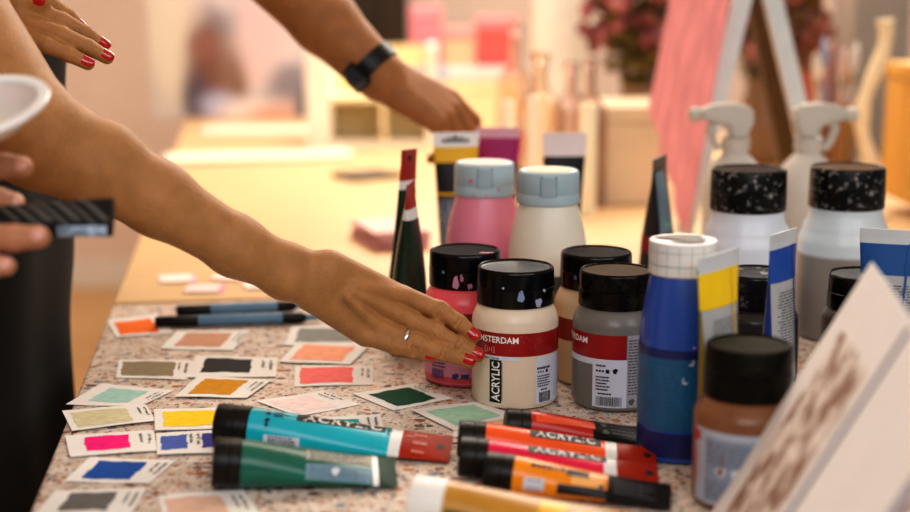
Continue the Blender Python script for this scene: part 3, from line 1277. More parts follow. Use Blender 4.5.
# --- pink jar behind the hand
R = .0430
p = tablepos(465, 378)
mp = mat('paint_pink_red', 'ef5f68', .3, .08, 20, sss=.1)
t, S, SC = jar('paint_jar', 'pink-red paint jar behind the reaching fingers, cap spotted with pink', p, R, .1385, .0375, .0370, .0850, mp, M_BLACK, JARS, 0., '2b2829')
amsterdam_label(t, S, R, .0545, .0790, -1.5, 1.5, mat('label_dark_red', '7d1a1c', .35))
mk('pink_label', *S.map(band2d(.0045, .0500, -1.4, .9, R), .00025), mat('label_pink', 'eea2c4', .4), t)
lettering(t, S, [barcode2d(-.0385, .009, -.0225, .019, 25), fine2d(-.0385, .020, -.02, .027, 2, 4), fine2d(-.038, .030, .0, .046, 5, 7), blob2d(-.010, .013, .0035, .0032, 2), quad2d(-.004, .0105, .004, .0155)], mat('ink_violet', '4a4a8c', .5), .0006, R)
for bx, bz, rx, rz, col, sd in ((-.0095, .110, .0030, .0075, 'c488a0', 3), (-.024, .120, .0018, .0015, '5a86a0', 5), (.005, .106, .0022, .004, 'b87a94', 8), (-.0035, .1150, .0018, .0040, 'a86c8c', 9)):
    mk('paint_spot', *SC.map(blob2d(bx, bz, rx, rz, sd), .0004, .0375), mat('spot_' + col, col, .4), t)
bl = blob2d(.022, -.012, .007, .0028, 4)
mk('paint_spot', [(x, y, .1368) for x, y in bl[0]], bl[1], mat('spot_d8557a', 'd8557a', .4), t)

# --- beige jar behind
p = tablepos(594, 378)
t, S, SC = jar('paint_jar', 'light beige paint jar standing behind the grey jar', p, R, .1365, .0375, .0365, .0835,
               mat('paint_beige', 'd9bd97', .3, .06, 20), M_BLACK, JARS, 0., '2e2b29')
amsterdam_label(t, S, R, .0480, .0710, -1.5, 1.4, mat('label_maroon', '8a2a20', .35))
mk('white_label', *S.map(band2d(.006, .046, .3, 1.3, R), .00025), M_LABELW, t)
lettering(t, S, [fine2d(.016, .02, .05, .043, 7, 6), barcode2d(.016, .008, .034, .017, 6)], M_INKG, .0006, R)
for bx, bz, rx, rz, sd in ((-.022, .114, .002, .003, 3), (.012, .107, .0016, .0024, 5)):
    mk('paint_spot', *SC.map(blob2d(bx, bz, rx, rz, sd), .0004, .0375), mat('spot_4c5a80', '4c5a80', .4), t)

# --- brown jar in front
R = .0418
p = tablepos(743, 500)
t, S, SC = jar('paint_jar', 'brown paint jar nearest the camera, with a pale blue-grey label', p, R, .1300, .0345, .0415, .073,
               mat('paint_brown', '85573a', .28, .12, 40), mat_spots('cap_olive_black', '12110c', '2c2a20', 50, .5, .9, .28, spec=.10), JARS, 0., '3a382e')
mk('pale_label', *S.map(band2d(.0065, .0665, -1.12, 1.5, R), .00025), mat('label_bluegrey', 'b4bccb', .5, .06, 40, spec=.2), t)
mk('grey_panel', *S.map(band2d(.0095, .0610, -.80, .45, R), .00045), mat('label_bluegrey_dark', '8d97a9', .45, .06, 60), t)
lettering(t, S, [fine2d(-.031, .040, .016, .058, 6, 6, .45), fine2d(-.031, .012, .016, .0265, 5, 7, .45), quad2d(-.006, .0345, .004, .0385), blob2d(.010, .0365, .0025, .0025, 3)], mat('ink_bluegrey', '6f7a8c', .6), .0007, R)
ringm = merge(blob2d(-.0185, .0350, .0042, .0042, 1), blob2d(-.0065, .0350, .0036, .0036, 2))
lettering(t, S, [ringm], mat('label_roundel', 'd0d6de', .5), .0008, R, 'roundels')
mk('paint_drip', *S.map(merge(blob2d(-.0185, .035, .0022, .0028, 1), quad2d(-.0178, .037, -.0166, .050)), .0011, R), mat('spot_8a5636', '8a5636', .4), t)
mk('red_mark', *S.map(band2d(.0555, .0640, -1.10, -.95, R), .0008), mat('label_red_mark', 'c2272d', .4), t)
lettering(t, S, [fine2d(-.0455, .02, -.0400, .052, 6, 5, .6)], mat('label_pink_ink2', 'd58a94', .5), .0008, R, 'side_print')

# --- the two large jars of clear and white medium
M_CAPW = mat_spots('cap_white_flecks', '0c0b0b', '9a9794', 130, .56, .68, .3, 5)
BIGJ = 'large translucent jars with paint-flecked caps'


def bigjar(px, y, label, upper, lower, lvl, top, R=.0535, H=.201):
    t = thing('medium_jar', label, 'paint jar', (P(px, 300, y).x, y, TZ + EPS), None, BIGJ)
    cr, ch = .0435, .0475
    zn = H - ch
    prof = [(0, .0015), (R - .012, .0015), (R - .006, 0), (R - .001, .002), (R, .008), (R, .06), (R, .112), (R - .001, .118), (R - .004, .124),
            (R - .0055, .1285), (R - .006, .133), (R - .010, .139), (cr - .0005, .1435), (cr - .0015, .1455), (cr - .0015, zn + .004), (0, zn + .004)]
    mk('container', *lathe(prof), mat_level(label[:20], upper, lower, lvl), t)
    mk('cap', *lathe(cap_profile(cr, zn, H, zn + ch * .46)), M_CAPW, t)
    mk('cap_top', *lathe([(0, H - .0019), (cr - .0046, H - .0017), (cr - .0044, H - .0021), (0, H - .0022)]), mat('lid_' + top, top, .75, .25, 60, spec=.05), t)
    S = Turned(prof[3:-2])
    return t, S


t, S = bigjar(744, 1.60, 'large jar of white medium with a flecked black cap, behind the yellow and blue tubes', 'd9dee8', 'b0b0b6', .066, '33241c')
t, S = bigjar(841, 1.62, 'large jar half full of grey-brown medium with a flecked black cap', 'ccd5da', '8e857d', .100, '5f4632')

# --- two more black caps behind the front tubes
t, S, SC = jar('paint_jar', 'dark paint jar hidden between the yellow tube and the blue tube', Vector((P(757, 300, 1.37).x, 1.37, TZ + EPS)), .0425, .127, .037, .034, .08,
               mat('paint_dark', '2a2522', .3, .1), mat_spots('cap_clear_black', '12110f', '5b5d62', 70, .58, .7, .2), JARS)
t, S, SC = jar('paint_jar', 'dark paint jar half hidden behind the leaning folded card', Vector((P(866, 300, 1.36).x, 1.36, TZ + EPS)), .0425, .127, .0385, .034, .08,
               mat('paint_umber', '4a4038', .3, .1), M_BLACK, JARS)

# ================================================================== BOTTLES WITH FLIP CAPS
def bottle(label, px, y, R, H, cr, ch, m_body, m_cap, zsh, flip, top_m=None, sharp=False, group='paint bottles with flip caps'):
    t = thing('paint_bottle', label, 'paint bottle', (P(px, 300, y).x, y, TZ + EPS), None, group)
    zn = H - ch
    prof = [(0, .002), (R - .012, .002), (R - .006, 0), (R - .001, .002), (R, .008), (R, zsh * .5), (R, zsh)]
    for i in range(1, 9):
        s = i / 8
        prof.append((R - (R - cr * .93) * (s ** 1.7), zsh + (zn - zsh) * s))
    prof += [(cr * .9, zn + .004), (0, zn + .004)]
    mk('container', *lathe(prof), m_body, t)
    cp = [(0, zn + .001), (cr - .002, zn), (cr, zn + .0015), (cr, zn + ch * .30), (cr - .0006, zn + ch * .33), (cr, zn + ch * .36), (cr - .0005, H - .004), (cr - .002, H - .001), (cr - .004, H), (cr - .008, H - .0006), (0, H - .0006)]
    if sharp:
        cp[6:9] = [(cr, H - .0012), (cr - .0008, H - .0002), (cr - .002, H)]
    mk('cap', *lathe(cp), m_cap, t, sharp=30 if sharp else None)
    S = Turned(prof[3:-2], math.atan2(-y, -t.location.x))
    SC = Turned(cp[2:8], math.atan2(-y, -t.location.x))
    if flip:
        mk('flip_tab', *SC.map(quad2d(-.0075, zn + ch * .30, .0085, zn + ch * .86, 6, 2), .0012, cr), mat('cap_tab', '9fb0b8', .4), t)
        mk('tab_groove', *SC.map(merge(quad2d(-.0085, zn + ch * .30, -.0075, H - .005), quad2d(.0085, zn + ch * .30, .0095, H - .005), quad2d(-.0085, zn + ch * .86, .0095, zn + ch * .90)), .0005, cr), mat('cap_groove', '6f7f88', .5), t)
    if top_m:
        mk('cap_top', *lathe([(0, H + .0002), (cr * .72, H + .0002), (cr * .74, H - .0006), (0, H - .0006)]), top_m, t)
    return t, S, SC


M_CAPG = mat('cap_greyblue', 'a9bcc4', .4, .05)
t, S, SC = bottle('pink paint bottle with a grey-blue flip cap speckled with pink', 484, 1.625, .0450, .2055, .0355, .0385, mat('bottle_pink', 'e58ba0', .35, .04, sss=.1), M_CAPG, .105, True, mat('cap_top_peach', 'd9b9a4', .5))
for bx, bz, rx, sd in ((-.016, .187, .0022, 3), (-.013, .171, .0014, 4), (.017, .177, .0016, 5), (.002, .170, .001, 6)):
    mk('paint_spot', *SC.map(blob2d(bx, bz, rx, rx * 1.1, sd), .0006, .0355), mat('spot_e0607e', 'e0607e', .4), t)
mk('label', *S.map(band2d(.02, .085, -1.3, 1.3, .045), .0003), mat('bottle_label_pink', 'b76a86', .4), t)
t, S, SC = bottle('cream paint bottle with a grey-blue flip cap', 547, 1.555, .0450, .2055, .0350, .0380, mat('bottle_cream', 'e4dccb', .35, .04, sss=.1), M_CAPG, .105, True, mat('cap_top_gold', 'cdb389', .5))
mk('label', *S.map(band2d(.02, .092, -1.3, 1.3, .045), .0003), mat('bottle_label_grey', '4a4a4c', .4), t)
# the blue bottle in front
yb = tablepos(681, 453).y
M_BLUEB = mat('bottle_blue', '3053a8', .22, .08, 25)
t, S, SC = bottle('tall dark blue paint bottle with a white screw cap', 681.5, yb, .0357, .1925, .0292, .0300, M_BLUEB, mat('cap_white_taped', 'dcdcda', .4), .100, False, None, True, 'tall blue paint bottle')
SC2 = SC
mk('blue_label', *S.map(band2d(.030, .094, -1.75, 1.75, .0357), .0003), mat('label_deepblue', '1f5c86', .35, .10, 60), t)
mk('dark_band', *S.map(band2d(.094, .102, -1.75, 1.75, .0357), .0003), mat('label_navy', '1f2862', .35), t)
mk('dark_band', *S.map(band2d(.006, .028, -1.75, 1.75, .0357), .0003), mat('label_navy', '1f2862', .35), t)
lettering(t, S, [fine2d(-.030, .035, .030, .088, 15, 6, .35, .05)], mat('ink_blue', '2a6c92', .5), .0006, .0357, 'small_print')
sp = [(.010, .090, .0022, .0010, 3), (.0115, .0925, .0008, .0020, 4), (.005, .074, .0026, .0010, 5), (.0035, .0765, .0008, .0024, 6), (.012, .105, .001, .001, 7)]
lettering(t, S, [blob2d(*b) for b in sp], mat('spot_c9cedd', 'c9cedd', .4), .0009, .0357, 'paint_splash')
gr = [quad2d(-.05, .1720, .05, .1725, 24, 1), quad2d(-.05, .1840, .05, .1844, 24, 1)] + [quad2d(-.045 + i * .0105, .1640, -.0446 + i * .0105, .190) for i in range(10)]
lettering(t, SC2, gr, mat('cap_tape_lines', '8fa6b0', .5), .0005, .0292, 'grid_lines')
lettering(t, SC2, [quad2d(.012, .1675, .018, .1710), quad2d(.0135, .1645, .0165, .1670)], mat('cap_tape_blue', '4a8fae', .5), .0007, .0292, 'blue_mark')
bl = merge(blob2d(.0, .007, .022, .011, 5), blob2d(.004, -.012, .016, .006, 6))
mk('paint_stain', [(x, y, .1931) for x, y in bl[0]], bl[1], mat_spots('stain_brown', '2c2019', '8a7a68', 150, .45, .65, .5), t)

# ================================================================== PAINT TUBES LYING DOWN
UPV = Vector((0, 0, 1))
VIEWUP = Vector((0, -.35, 1)).normalized()
LT = 'paint tubes lying on the terrazzo'


def lying(pc, pe, r, label, m_cap, m_body, m_crimp, zc=None, ze=.006, roll=.2, tilt=.6, **kw):
    """pc, pe: photo pixels of the cap end's and the crimp's middle"""
    zc = r * 1.05 + .0008 if zc is None else zc
    a = T(*pc, TZ + zc)
    b = T(*pe, TZ + ze)
    ax = b - a
    up = Vector((0, -math.sin(roll), math.cos(roll)))
    t, S = paint_tube(label, a, ax, up, ax.length, r, m_cap, m_body, m_crimp, LT, **kw)
    S.tilt = tilt
    return t, S


M_TURQ = mat('tube_turquoise', '10b0c2', .25, .05)
t, S = lying((217, 425), (451, 449), .0188, 'turquoise acrylic tube with a black cap and brick-red crimped end', M_BLACKM, M_TURQ, M_CRIMP, zc=.0240, ze=.0082, roll=.32, tilt=.62, flat=.64, caph=.031, band=.010, crimp_from=.79)
L = S.L
mk('black_label', *S.map(quad2d(.072, .0065, L * .715, .0185, 14, 3), .0003), M_INK, t)
tx = text2d('ACRYLIC', .0135, .02, 1.12)
k = (L * .70 - .078) / tx[2]
mk('white_lettering', *S.map(([(.078 + x * k, .0075 + y * 1.0) for x, y in tx[0]], tx[1]), .0006), M_WINK, t, smooth=False)
mk('white_label', *S.map(quad2d(.046, -.0195, .078, -.0095, 6, 4), .0003), M_LABELW, t)
mk('lettering', *S.map(merge(barcode2d(.050, -.0185, .074, -.0125, 3), fine2d(.05, -.012, .074, -.0100, 1, 3)), .0006), M_INK, t, smooth=False)
mk('end_print', *S.map(fine2d(L * .725, .004, L * .742, .02, 5, 4), .0006), M_INK, t, smooth=False)
tn = [blob2d(.047, .0115, .0022, .0026, 3), blob2d(.0475, .0035, .0022, .0022, 2), blob2d(.0475, -.001, .0018, .0018, 6), quad2d(.052, .013, .06, .0142), quad2d(.052, .0105, .064, .0117), quad2d(.052, .008, .06, .0092)]
mk('lettering', *S.map(merge(*tn), .0006), mat('ink_navy', '0d2a4a', .5), t, smooth=False)
mk('crimp_print', *S.map(merge(fine2d(L * .84, -.010, L * .90, .012, 3, 7, .35), fine2d(L * .81, .004, L * .85, .012, 2, 8, .4)), .0006), mat('crimp_ink', 'c77a66', .5), t, smooth=False)

M_GREENT = mat('tube_green', '14604f', .25, .08)
t, S = lying((213, 462), (396, 472), .0198, 'dark green paint tube with a broad black cap, in front of the turquoise one', M_BLACKM, M_GREENT, mat('crimp_green', '1d3f32', .45, .2, spec=.12), zc=.0232, ze=.0085, roll=.22, tilt=.85, caph=.023, band=.005, crimp_from=.90, flat=.75, hole=False)
L = S.L
mk('white_label', *S.map(quad2d(L * .50, .003, L * .865, .0145, 10, 3), .0003), mat('label_greywhite', 'aaa598', .5, .12, 80, spec=.2), t)
mk('blue_label', *S.map(quad2d(L * .50, -.0155, L * .86, -.0005, 10, 3), .0003), mat('label_bluegreen', '7593a6', .5, .1, 80, spec=.2), t)
mk('lettering', *S.map(merge(fine2d(L * .52, .0035, L * .85, .014, 4, 4, .45), fine2d(L * .52, -.014, L * .84, -.002, 4, 5, .3)), .0006), mat('ink_greengrey', '4a5f5c', .5), t, smooth=False)
mk('roundel', *S.map(merge(blob2d(L * .66, -.006, .0034, .0034, 2)), .0008), mat('label_roundel', 'd0d6de', .5), t)

M_REDT = mat('tube_red', 'b8231a', .25, .1)
M_DARKL = mat('tube_black_label', '191716', .45, .2, spec=.12)
t, S = lying((505, 425), (646, 435), .0148, 'dark red paint tube with a black label end, resting behind the orange tube', M_BLACKM, M_REDT, M_DARKL, zc=.0180, ze=.0050, roll=.08, tilt=.6, caph=.022, crimp_from=.60, flat=.85, hole=False)
L = S.L
mk('crimp_print', *S.map(merge(blob2d(L * .69, .003, .0030, .0030, 2), blob2d(L * .69, -.006, .0028, .0028, 3), fine2d(L * .74, -.008, L * .95, .010, 4, 4, .3)), .0006), M_INKG, t, smooth=False)
mk('orange_stripe', *S.map(quad2d(L * .20, -.004, L * .62, .004, 8, 2), .0003), mat('tube_red_orange', 'e0502a', .3), t)

M_ORANGE = mat('tube_orange', 'ef5a1e', .25, .06)
def acrylic(t, S, a, b, y0, y1, size, ink=M_WINK, bg=M_INK):
    L = S.L
    mk('black_label', *S.map(quad2d(L * a, y0, L * b, y1, 10, 3), .0003), bg, t)
    tx = text2d('ACRYLIC', size, .02, 1.1)
    k = (L * (b - a) - .010) / tx[2]
    mk('white_lettering', *S.map(([(L * a + .005 + x * k, y0 + (y1 - y0 - size * .72) / 2 + y) for x, y in tx[0]], tx[1]), .0006), ink, t, smooth=False)


t, S = lying((458, 438), (656, 457), .0153, 'orange acrylic tube with a red crimped end, behind the crimson tube', M_BLACKM, M_ORANGE, M_CRIMP, zc=.0205, ze=.0065, roll=.26, tilt=.50, flat=.62, caph=.024, band=.010, crimp_from=.80)
acrylic(t, S, .36, .72, .001, .0125, .012)
t, S = lying((459, 456), (658, 475), .0158, 'crimson pink acrylic tube with a red crimped end, beside the orange tube', M_BLACKM, mat('tube_crimson', 'dc1648', .25, .1), M_CRIMP, zc=.0205, ze=.0065, roll=.28, tilt=.62, flat=.62, caph=.024, band=.011, crimp_from=.79)
acrylic(t, S, .34, .74, .004, .0155, .012)
t, S = lying((485, 471), (671, 497), .0156, 'yellow-orange paint tube with a black cap and dark end, lying nearest the red ones', M_BLACKM, mat('tube_yellow_orange', 'f08d12', .25, .08), M_DARKL, zc=.0195, ze=.0060, roll=.15, tilt=.9, caph=.024, crimp_from=.66, flat=.85, hole=False)
L = S.L
mk('white_label', *S.map(quad2d(L * .22, -.0140, L * .33, -.0030, 4, 4), .0003), M_LABELW, t)
mk('lettering', *S.map(merge(barcode2d(L * .235, -.0125, L * .315, -.0045, 9), fine2d(L * .25, .005, L * .46, .010, 1, 3, .8, .0), quad2d(L * .44, .003, L * .56, .0095)), .0006), M_INK, t, smooth=False)
mk('dark_label', *S.map(quad2d(L * .40, -.0150, L * .66, -.0050, 6, 3), .0003), M_INK, t)
mk('crimp_print', *S.map(merge(blob2d(L * .63, -.0035, .0024, .0028, 2), fine2d(L * .70, -.007, L * .93, .007, 4, 4, .3)), .0006), M_INKG, t, smooth=False)
mk('pale_label', *S.map(quad2d(L * .47, -.0045, L * .64, .0030, 6, 3), .0003), mat('tube_pale_orange', 'f2b46a', .4), t)

M_OCHRE = mat('tube_ochre', 'b9832f', .3, .1)
t, S = lying((412, 502), (690, 545), .0200, 'ochre paint tube with a white cap, lying closest to the camera', M_WHITE, M_OCHRE, mat('crimp_ochre', '8a6a2a', .3, .1), zc=.0245, ze=.0105, roll=.25, tilt=.6, caph=.027, band=.004, crimp_from=.86, hole=False)
L = S.L
mk('yellow_band', *S.map(quad2d(L * .47, -.014, L * .56, .016, 4, 6), .0004), mat('tube_yellow_band', 'eeb21c', .3), t)
mk('roundel', *S.map(merge(blob2d(L * .605, .003, .0055, .0055, 2)), .0005), mat('label_mint', 'a9d8a8', .4), t)
mk('dark_stripe', *S.map(quad2d(.030, -.012, L * .55, -.0085, 8, 2), .0004), mat('tube_dark_stripe', '38422e', .4), t)
mk('lettering', *S.map(merge(blob2d(L * .605, .003, .0026, .0026, 3), quad2d(L * .66, -.006, L * .84, .008)), .0008), mat('ink_olive', '5a5326', .5), t, smooth=False)

# ================================================================== PAINT TUBES STANDING ON THEIR CAPS
ST = 'paint tubes standing on their caps'


def standing(px, y, H, r, label, yaw, m_cap, m_body, m_crimp, lean=(0, 0), **kw):
    """yaw 0: the crimp's broad side faces the camera; pi/2: seen edge-on"""
    ax = Vector((lean[0], lean[1], 1)).normalized()
    up = Vector((math.sin(yaw), -math.cos(yaw), 0))
    base = Vector((P(px, 300, y).x, y, TZ + EPS + r * 1.05 * math.sqrt(lean[0] ** 2 + lean[1] ** 2)))
    return paint_tube(label, base, ax, up, H, r, m_cap, m_body, m_crimp, ST, **kw)


M_DGREEN = mat('tube_bottle_green', '1f3326', .25, .1)
t, S = standing(408, 1.535, .193, .0215, 'bottle-green standing tube with a white band and red crimped tip, in front of its twin', 1.42, M_BLACKM, M_DGREEN, mat('crimp_bright_red', 'a3261b', .3, .1), (.02, 0), caph=.020, band=.012, crimp_from=.86, hole=False, flat=.8, power=2.0)
t, S = standing(399, 1.60, .222, .0200, 'bottle-green standing tube whose red tip with a hang hole sticks up highest', 1.05, M_BLACKM, M_DGREEN, mat('crimp_bright_red', 'a3261b', .3, .1), (.06, 0), caph=.020, band=.010, crimp_from=.84, flat=.55, power=.95)
# black tube with yellow and white top
t, S = standing(456, 1.80, .222, .0190, 'black paint tube with a yellow band and white top, under the watch-wearing hand', .12, M_BLACKM, mat('tube_black', '1c1b1f', .3, .1), M_WHITE, caph=.02, band=.020, m_band=mat('tube_yellow_top', 'e3b019', .35), crimp_from=.915, hole=False)
L = S.L
mk('grey_label', *S.map(quad2d(L * .30, -.022, L * .62, .024, 6, 6), .0003), mat('label_steel', '5f6a78', .4, .1), t)
mk('lettering', *S.map(merge(fine2d(L * .32, -.02, L * .60, .022, 10, 4, .4), quad2d(L * .66, -.022, L * .675, .024), quad2d(L * .71, -.022, L * .74, .024)), .0006), mat('ink_light', 'aab2ba', .5), t, smooth=False)
mk('yellow_stripe', *S.map(quad2d(L * .635, -.022, L * .65, .024, 2, 6), .0006), mat('tube_yellow_top', 'e3b019', .35), t)
# crown-like dark mark on the white top
cm = []
for i, hgt in enumerate((.004, .006, .008, .006, .004)):
    cm.append(quad2d(L * .945, -.009 + i * .004, L * .945 + hgt, -.006 + i * .004))
cm.append(quad2d(L * .940, -.0095, L * .946, .0105))
mk('emblem', *S.map(merge(*cm), .0006), M_INKG, t, smooth=False)
# magenta tube
t, S = standing(497, 1.86, .222, .0190, 'dark paint tube with a magenta top and pale pink crimp, beside the pink bottle', -.15, M_BLACKM, mat('tube_plum_black', '2a1c28', .3, .1), mat('crimp_palepink', 'd9a4b4', .4), caph=.02, band=.035, m_band=mat('tube_magenta', '9c1c62', .35), crimp_from=.94, hole=False)
# black tube with white top
t, S = standing(562, 1.83, .218, .0185, 'black paint tube with a plain white top, behind the cream bottle', .05, M_BLACKM, mat('tube_black', '1c1b1f', .3, .1), mat('crimp_white', 'e6d9d6', .4), caph=.02, crimp_from=.86, hole=False)
# dark tube seen edge-on
t, S = standing(656, 1.70, .202, .0235, 'black standing paint tube seen edge-on with a dark red band, left of the large jars', 1.2, M_BLACKM, mat('tube_black', '1c1b1f', .3, .1), mat('tube_black', '1c1b1f', .3, .1), caph=.02, crimp_from=.93, hole=False, power=2.2)
L = S.L
mk('red_band', *S.section(L * .43, L * .53, 40, 3, .0004), mat('tube_dark_red', '7c1820', .35), t)
mk('blue_grey_label', *S.map(quad2d(L * .55, -.020, L * .92, .004, 8, 4), .0004, ac=PI / 2 - .9), mat('label_bluesteel', '6d8494', .4, .1), t)
mk('mint_dot', *S.map(blob2d(L * .60, .012, .0035, .004, 2), .0008), mat('label_mint2', '6fa9a4', .4), t)

M_CLEAR = mat('crimp_clear', 'c3c6c8', .25)


def tall_tube(px, y, H, label, yaw, body, top, lean, r=.0190):
    t, S = standing(px, y, H, r, label, yaw, mat('cap_' + body, top, .3), mat('tube_' + body, body, .3, .1), M_CLEAR, lean, caph=.022, band=.030, m_band=mat('tube_top_' + top, top, .3, .06), crimp_from=.925, hole=False)
    L = S.L
    mk('grey_label', *S.map(quad2d(L * .20, -.017, L * .765, .022, 10, 6), .0003), mat('label_silver', 'a7a8a8', .4, .06, 60), t)
    mk('small_print', *S.map(place2d(fine2d(-.019, -L * .72, .015, -L * .36, 26, 4, .45, .15), 0, 0, PI / 2), .0006), M_INKG, t, smooth=False)
    mk('lettering', *S.map(merge(quad2d(L * .315, -.012, L * .335, .018), blob2d(L * .27, -.004, .004, .004, 2), blob2d(L * .27, -.004, .0026, .0026, 2), quad2d(L * .262, -.016, L * .278, -.010)), .0006), M_INK, t, smooth=False)
    # side seam ridge
    mk('seam', *S.map(quad2d(L * .12, -.0095, L * .93, -.0080, 12, 1), .0009), mat('tube_seam_' + body, top, .35), t)
    return t, S


tall_tube(724, 1.132, .1905, 'clear-ended paint tube with a bright yellow top band, beside the blue bottle', .80, '8d7a2e', 'f0c516', (-.03, 0))
tall_tube(779, 1.245, .1890, 'clear-ended paint tube with a royal blue top band, between yellow tube and big jar', .92, '28407e', '1c4a9e', (.01, 0))
tall_tube(889, 1.29, .1830, 'clear-ended paint tube with a dark blue top band, behind the folded card', -.30, '2a4a6e', '20508e', (.0, 0))

# ================================================================== FOLDED CARD WITH BROWN BLOTCHES
TL = P(873, 263, 1.045)
BL0 = T(713, 527, TZ + .0008)
e2 = P(910, 315, 1.0) - P(873, 263, 1.0)
# top edge runs level towards the camera
d1 = ray(873, 263)
d2 = ray(910, 315)
TL = Vector((0, 0, CAMZ)) + d1 * (1.02 / d1.y)
s2 = (TL.z - CAMZ) / d2.z
TR = Vector((0, 0, CAMZ)) + d2 * s2
e2 = (TR - TL).normalized()
e1 = (TL - BL0)
e1 = e1 - e2 * e1.dot(e2)
hgt = e1.length
e1.normalize()
BL = TL - e1 * hgt
WID = .36
nrm = e1.cross(e2).normalized()
if nrm.x > 0:
    nrm = -nrm
tc = thing('folded_card', 'white folded card with brown blotches and dark blue lines at the front', 'folded card', BL)


def slab(o, a, la, b, lb, n, th, m, name, parent, base):
    vs = []
    for k in (0, 1):
        for (i, j) in ((0, 0), (1, 0), (1, 1), (0, 1)):
            vs.append(o + a * la * i + b * lb * j + n * th * k - base)
    fs = [(0, 3, 2, 1), (4, 5, 6, 7), (0, 1, 5, 4), (1, 2, 6, 5), (2, 3, 7, 6), (3, 0, 4, 7)]
    return mk(name, vs, fs, m, parent, smooth=False)


# find where the blue stripe meets the top edge: pixel (910,333)
def on_sheet(px, py):
    d = ray(px, py)
    o = Vector((0, 0, CAMZ))
    s = (TL - o).dot(nrm) / d.dot(nrm)
    q = o + d * s - TL
    return q.dot(e2), q.dot(e1)


sa = on_sheet(872, 392)[0]
sb = on_sheet(905, 505)[0]
M_CARD = mat('card_white', 'f6f4f4', .75, .02, spec=.15)
slab(BL, e2, WID, e1, hgt, nrm, .0016, M_CARD, 'front_panel', tc, BL)
M_BLOT = mat_spots('card_blotches', 'f0e6e0', '94705e', 46, .44, .58, .7, 4)
slab(BL + e2 * sa * .22 + e1 * .004, e2, sa * .66, e1, hgt - .05, nrm, .0020, M_BLOT, 'blotched_strip', tc, BL)
M_NAVY = mat('card_navy', '22346e', .7, spec=.1)
slab(BL + e2 * (sa - .0035), e2, .007, e1, hgt - .004, nrm, .0021, M_NAVY, 'blue_line', tc, BL)
slab(BL + e2 * (sb - .0035), e2, .007, e1, hgt - .004, nrm, .0021, M_NAVY, 'blue_line', tc, BL)
# rear leaf drops from the fold to the table so the card stands by itself
foot = Vector((TL.x + (TL.x - BL.x) * .75, TL.y, TZ + .0008))
e3 = (foot - TL)
h3 = e3.length
e3.normalize()
n3 = e3.cross(e2).normalized()
if n3.x > 0:
    n3 = -n3
slab(TL, e2, WID, e3, h3, n3, .0016, M_CARD, 'rear_panel', tc, BL)
# ================================================================== BACKGROUND ON THE LONG TABLE
def tp(px, y, z=0.):
    return Vector((P(px, 256, y).x, y, TZ + EPS + z))


def zat(py, y):
    return P(455, py, y).z


def solid(name, label, cat, m3, mt, loc, rot=0., group=None, **kw):
    o = mk(name, *m3, mt, None, **kw)
    o.location = loc
    o.rotation_euler = (0, 0, rot)
    return tag(o, label, cat, group)


YAW = math.atan2(-U.x, U.y)


def glass(name, color, rough=.02):
    return mat(name, color, rough, .02, trans=1., ior=1.45)


# --- painting at the far end
def mat_painting():
    m = bpy.data.materials.new('painting_surface')
    m.use_nodes = True
    nt = m.node_tree
    b = nt.nodes['Principled BSDF']
    b.inputs['Roughness'].default_value = .6
    tcn = nt.nodes.new('ShaderNodeTexCoord')
    base = nt.nodes.new('ShaderNodeTexNoise')
    base.inputs['Scale'].default_value = 5
    base.inputs['Detail'].default_value = 3
    nt.links.new(tcn.outputs['Object'], base.inputs['Vector'])
    cr = nt.nodes.new('ShaderNodeValToRGB')
    cr.color_ramp.elements[0].position = .34
    cr.color_ramp.elements[0].color = lin('8f93a2')
    cr.color_ramp.elements[1].position = .66
    cr.color_ramp.elements[1].color = lin('d8b9b4')
    e = cr.color_ramp.elements.new(.5)
    e.color = lin('d6cdd2')
    nt.links.new(base.outputs['Fac'], cr.inputs['Fac'])
    prev = cr.outputs['Color']
    # soft painted shapes: centre x, z, radius x, z, colour (metres from the canvas' lower middle)
    for (cx, cz, rx, rz, col) in ((-.18, .26, .10, .32, 'e2d8c8'), (-.06, .14, .08, .20, '7c5448'), (.02, .10, .05, .16, '86685a'), (-.07, .23, .055, .05, '8f6258'), (-.10, .06, .05, .10, '5a5060'), (-.03, .04, .07, .05, 'aeb2d6'),
                                  (.07, .02, .12, .05, 'e9e2e2'), (.19, .11, .08, .07, '8a8694'), (.15, .0, .10, .05, 'd4a8a0'), (.10, .28, .08, .16, 'dcc4c8'), (.235, .02, .03, .09, '5c6272')):
        mp = nt.nodes.new('ShaderNodeMapping')
        mp.inputs['Location'].default_value = (-cx / rx, 0, -cz / rz)
        mp.inputs['Scale'].default_value = (1 / rx, 0, 1 / rz)
        nt.links.new(tcn.outputs['Object'], mp.inputs['Vector'])
        ln_ = nt.nodes.new('ShaderNodeVectorMath')
        ln_.operation = 'LENGTH'
        nt.links.new(mp.outputs['Vector'], ln_.inputs[0])
        mr = nt.nodes.new('ShaderNodeMapRange')
        mr.interpolation_type = 'SMOOTHSTEP'
        mr.inputs['From Min'].default_value = 1.35
        mr.inputs['From Max'].default_value = .35
        nt.links.new(ln_.outputs['Value'], mr.inputs['Value'])
        mx = nt.nodes.new('ShaderNodeMix')
        mx.data_type = 'RGBA'
        nt.links.new(mr.outputs['Result'], mx.inputs['Factor'])
        nt.links.new(prev, mx.inputs['A'])
        mx.inputs['B'].default_value = lin(col)
        prev = mx.outputs['Result']
    nt.links.new(prev, b.inputs['Base Color'])
    return m


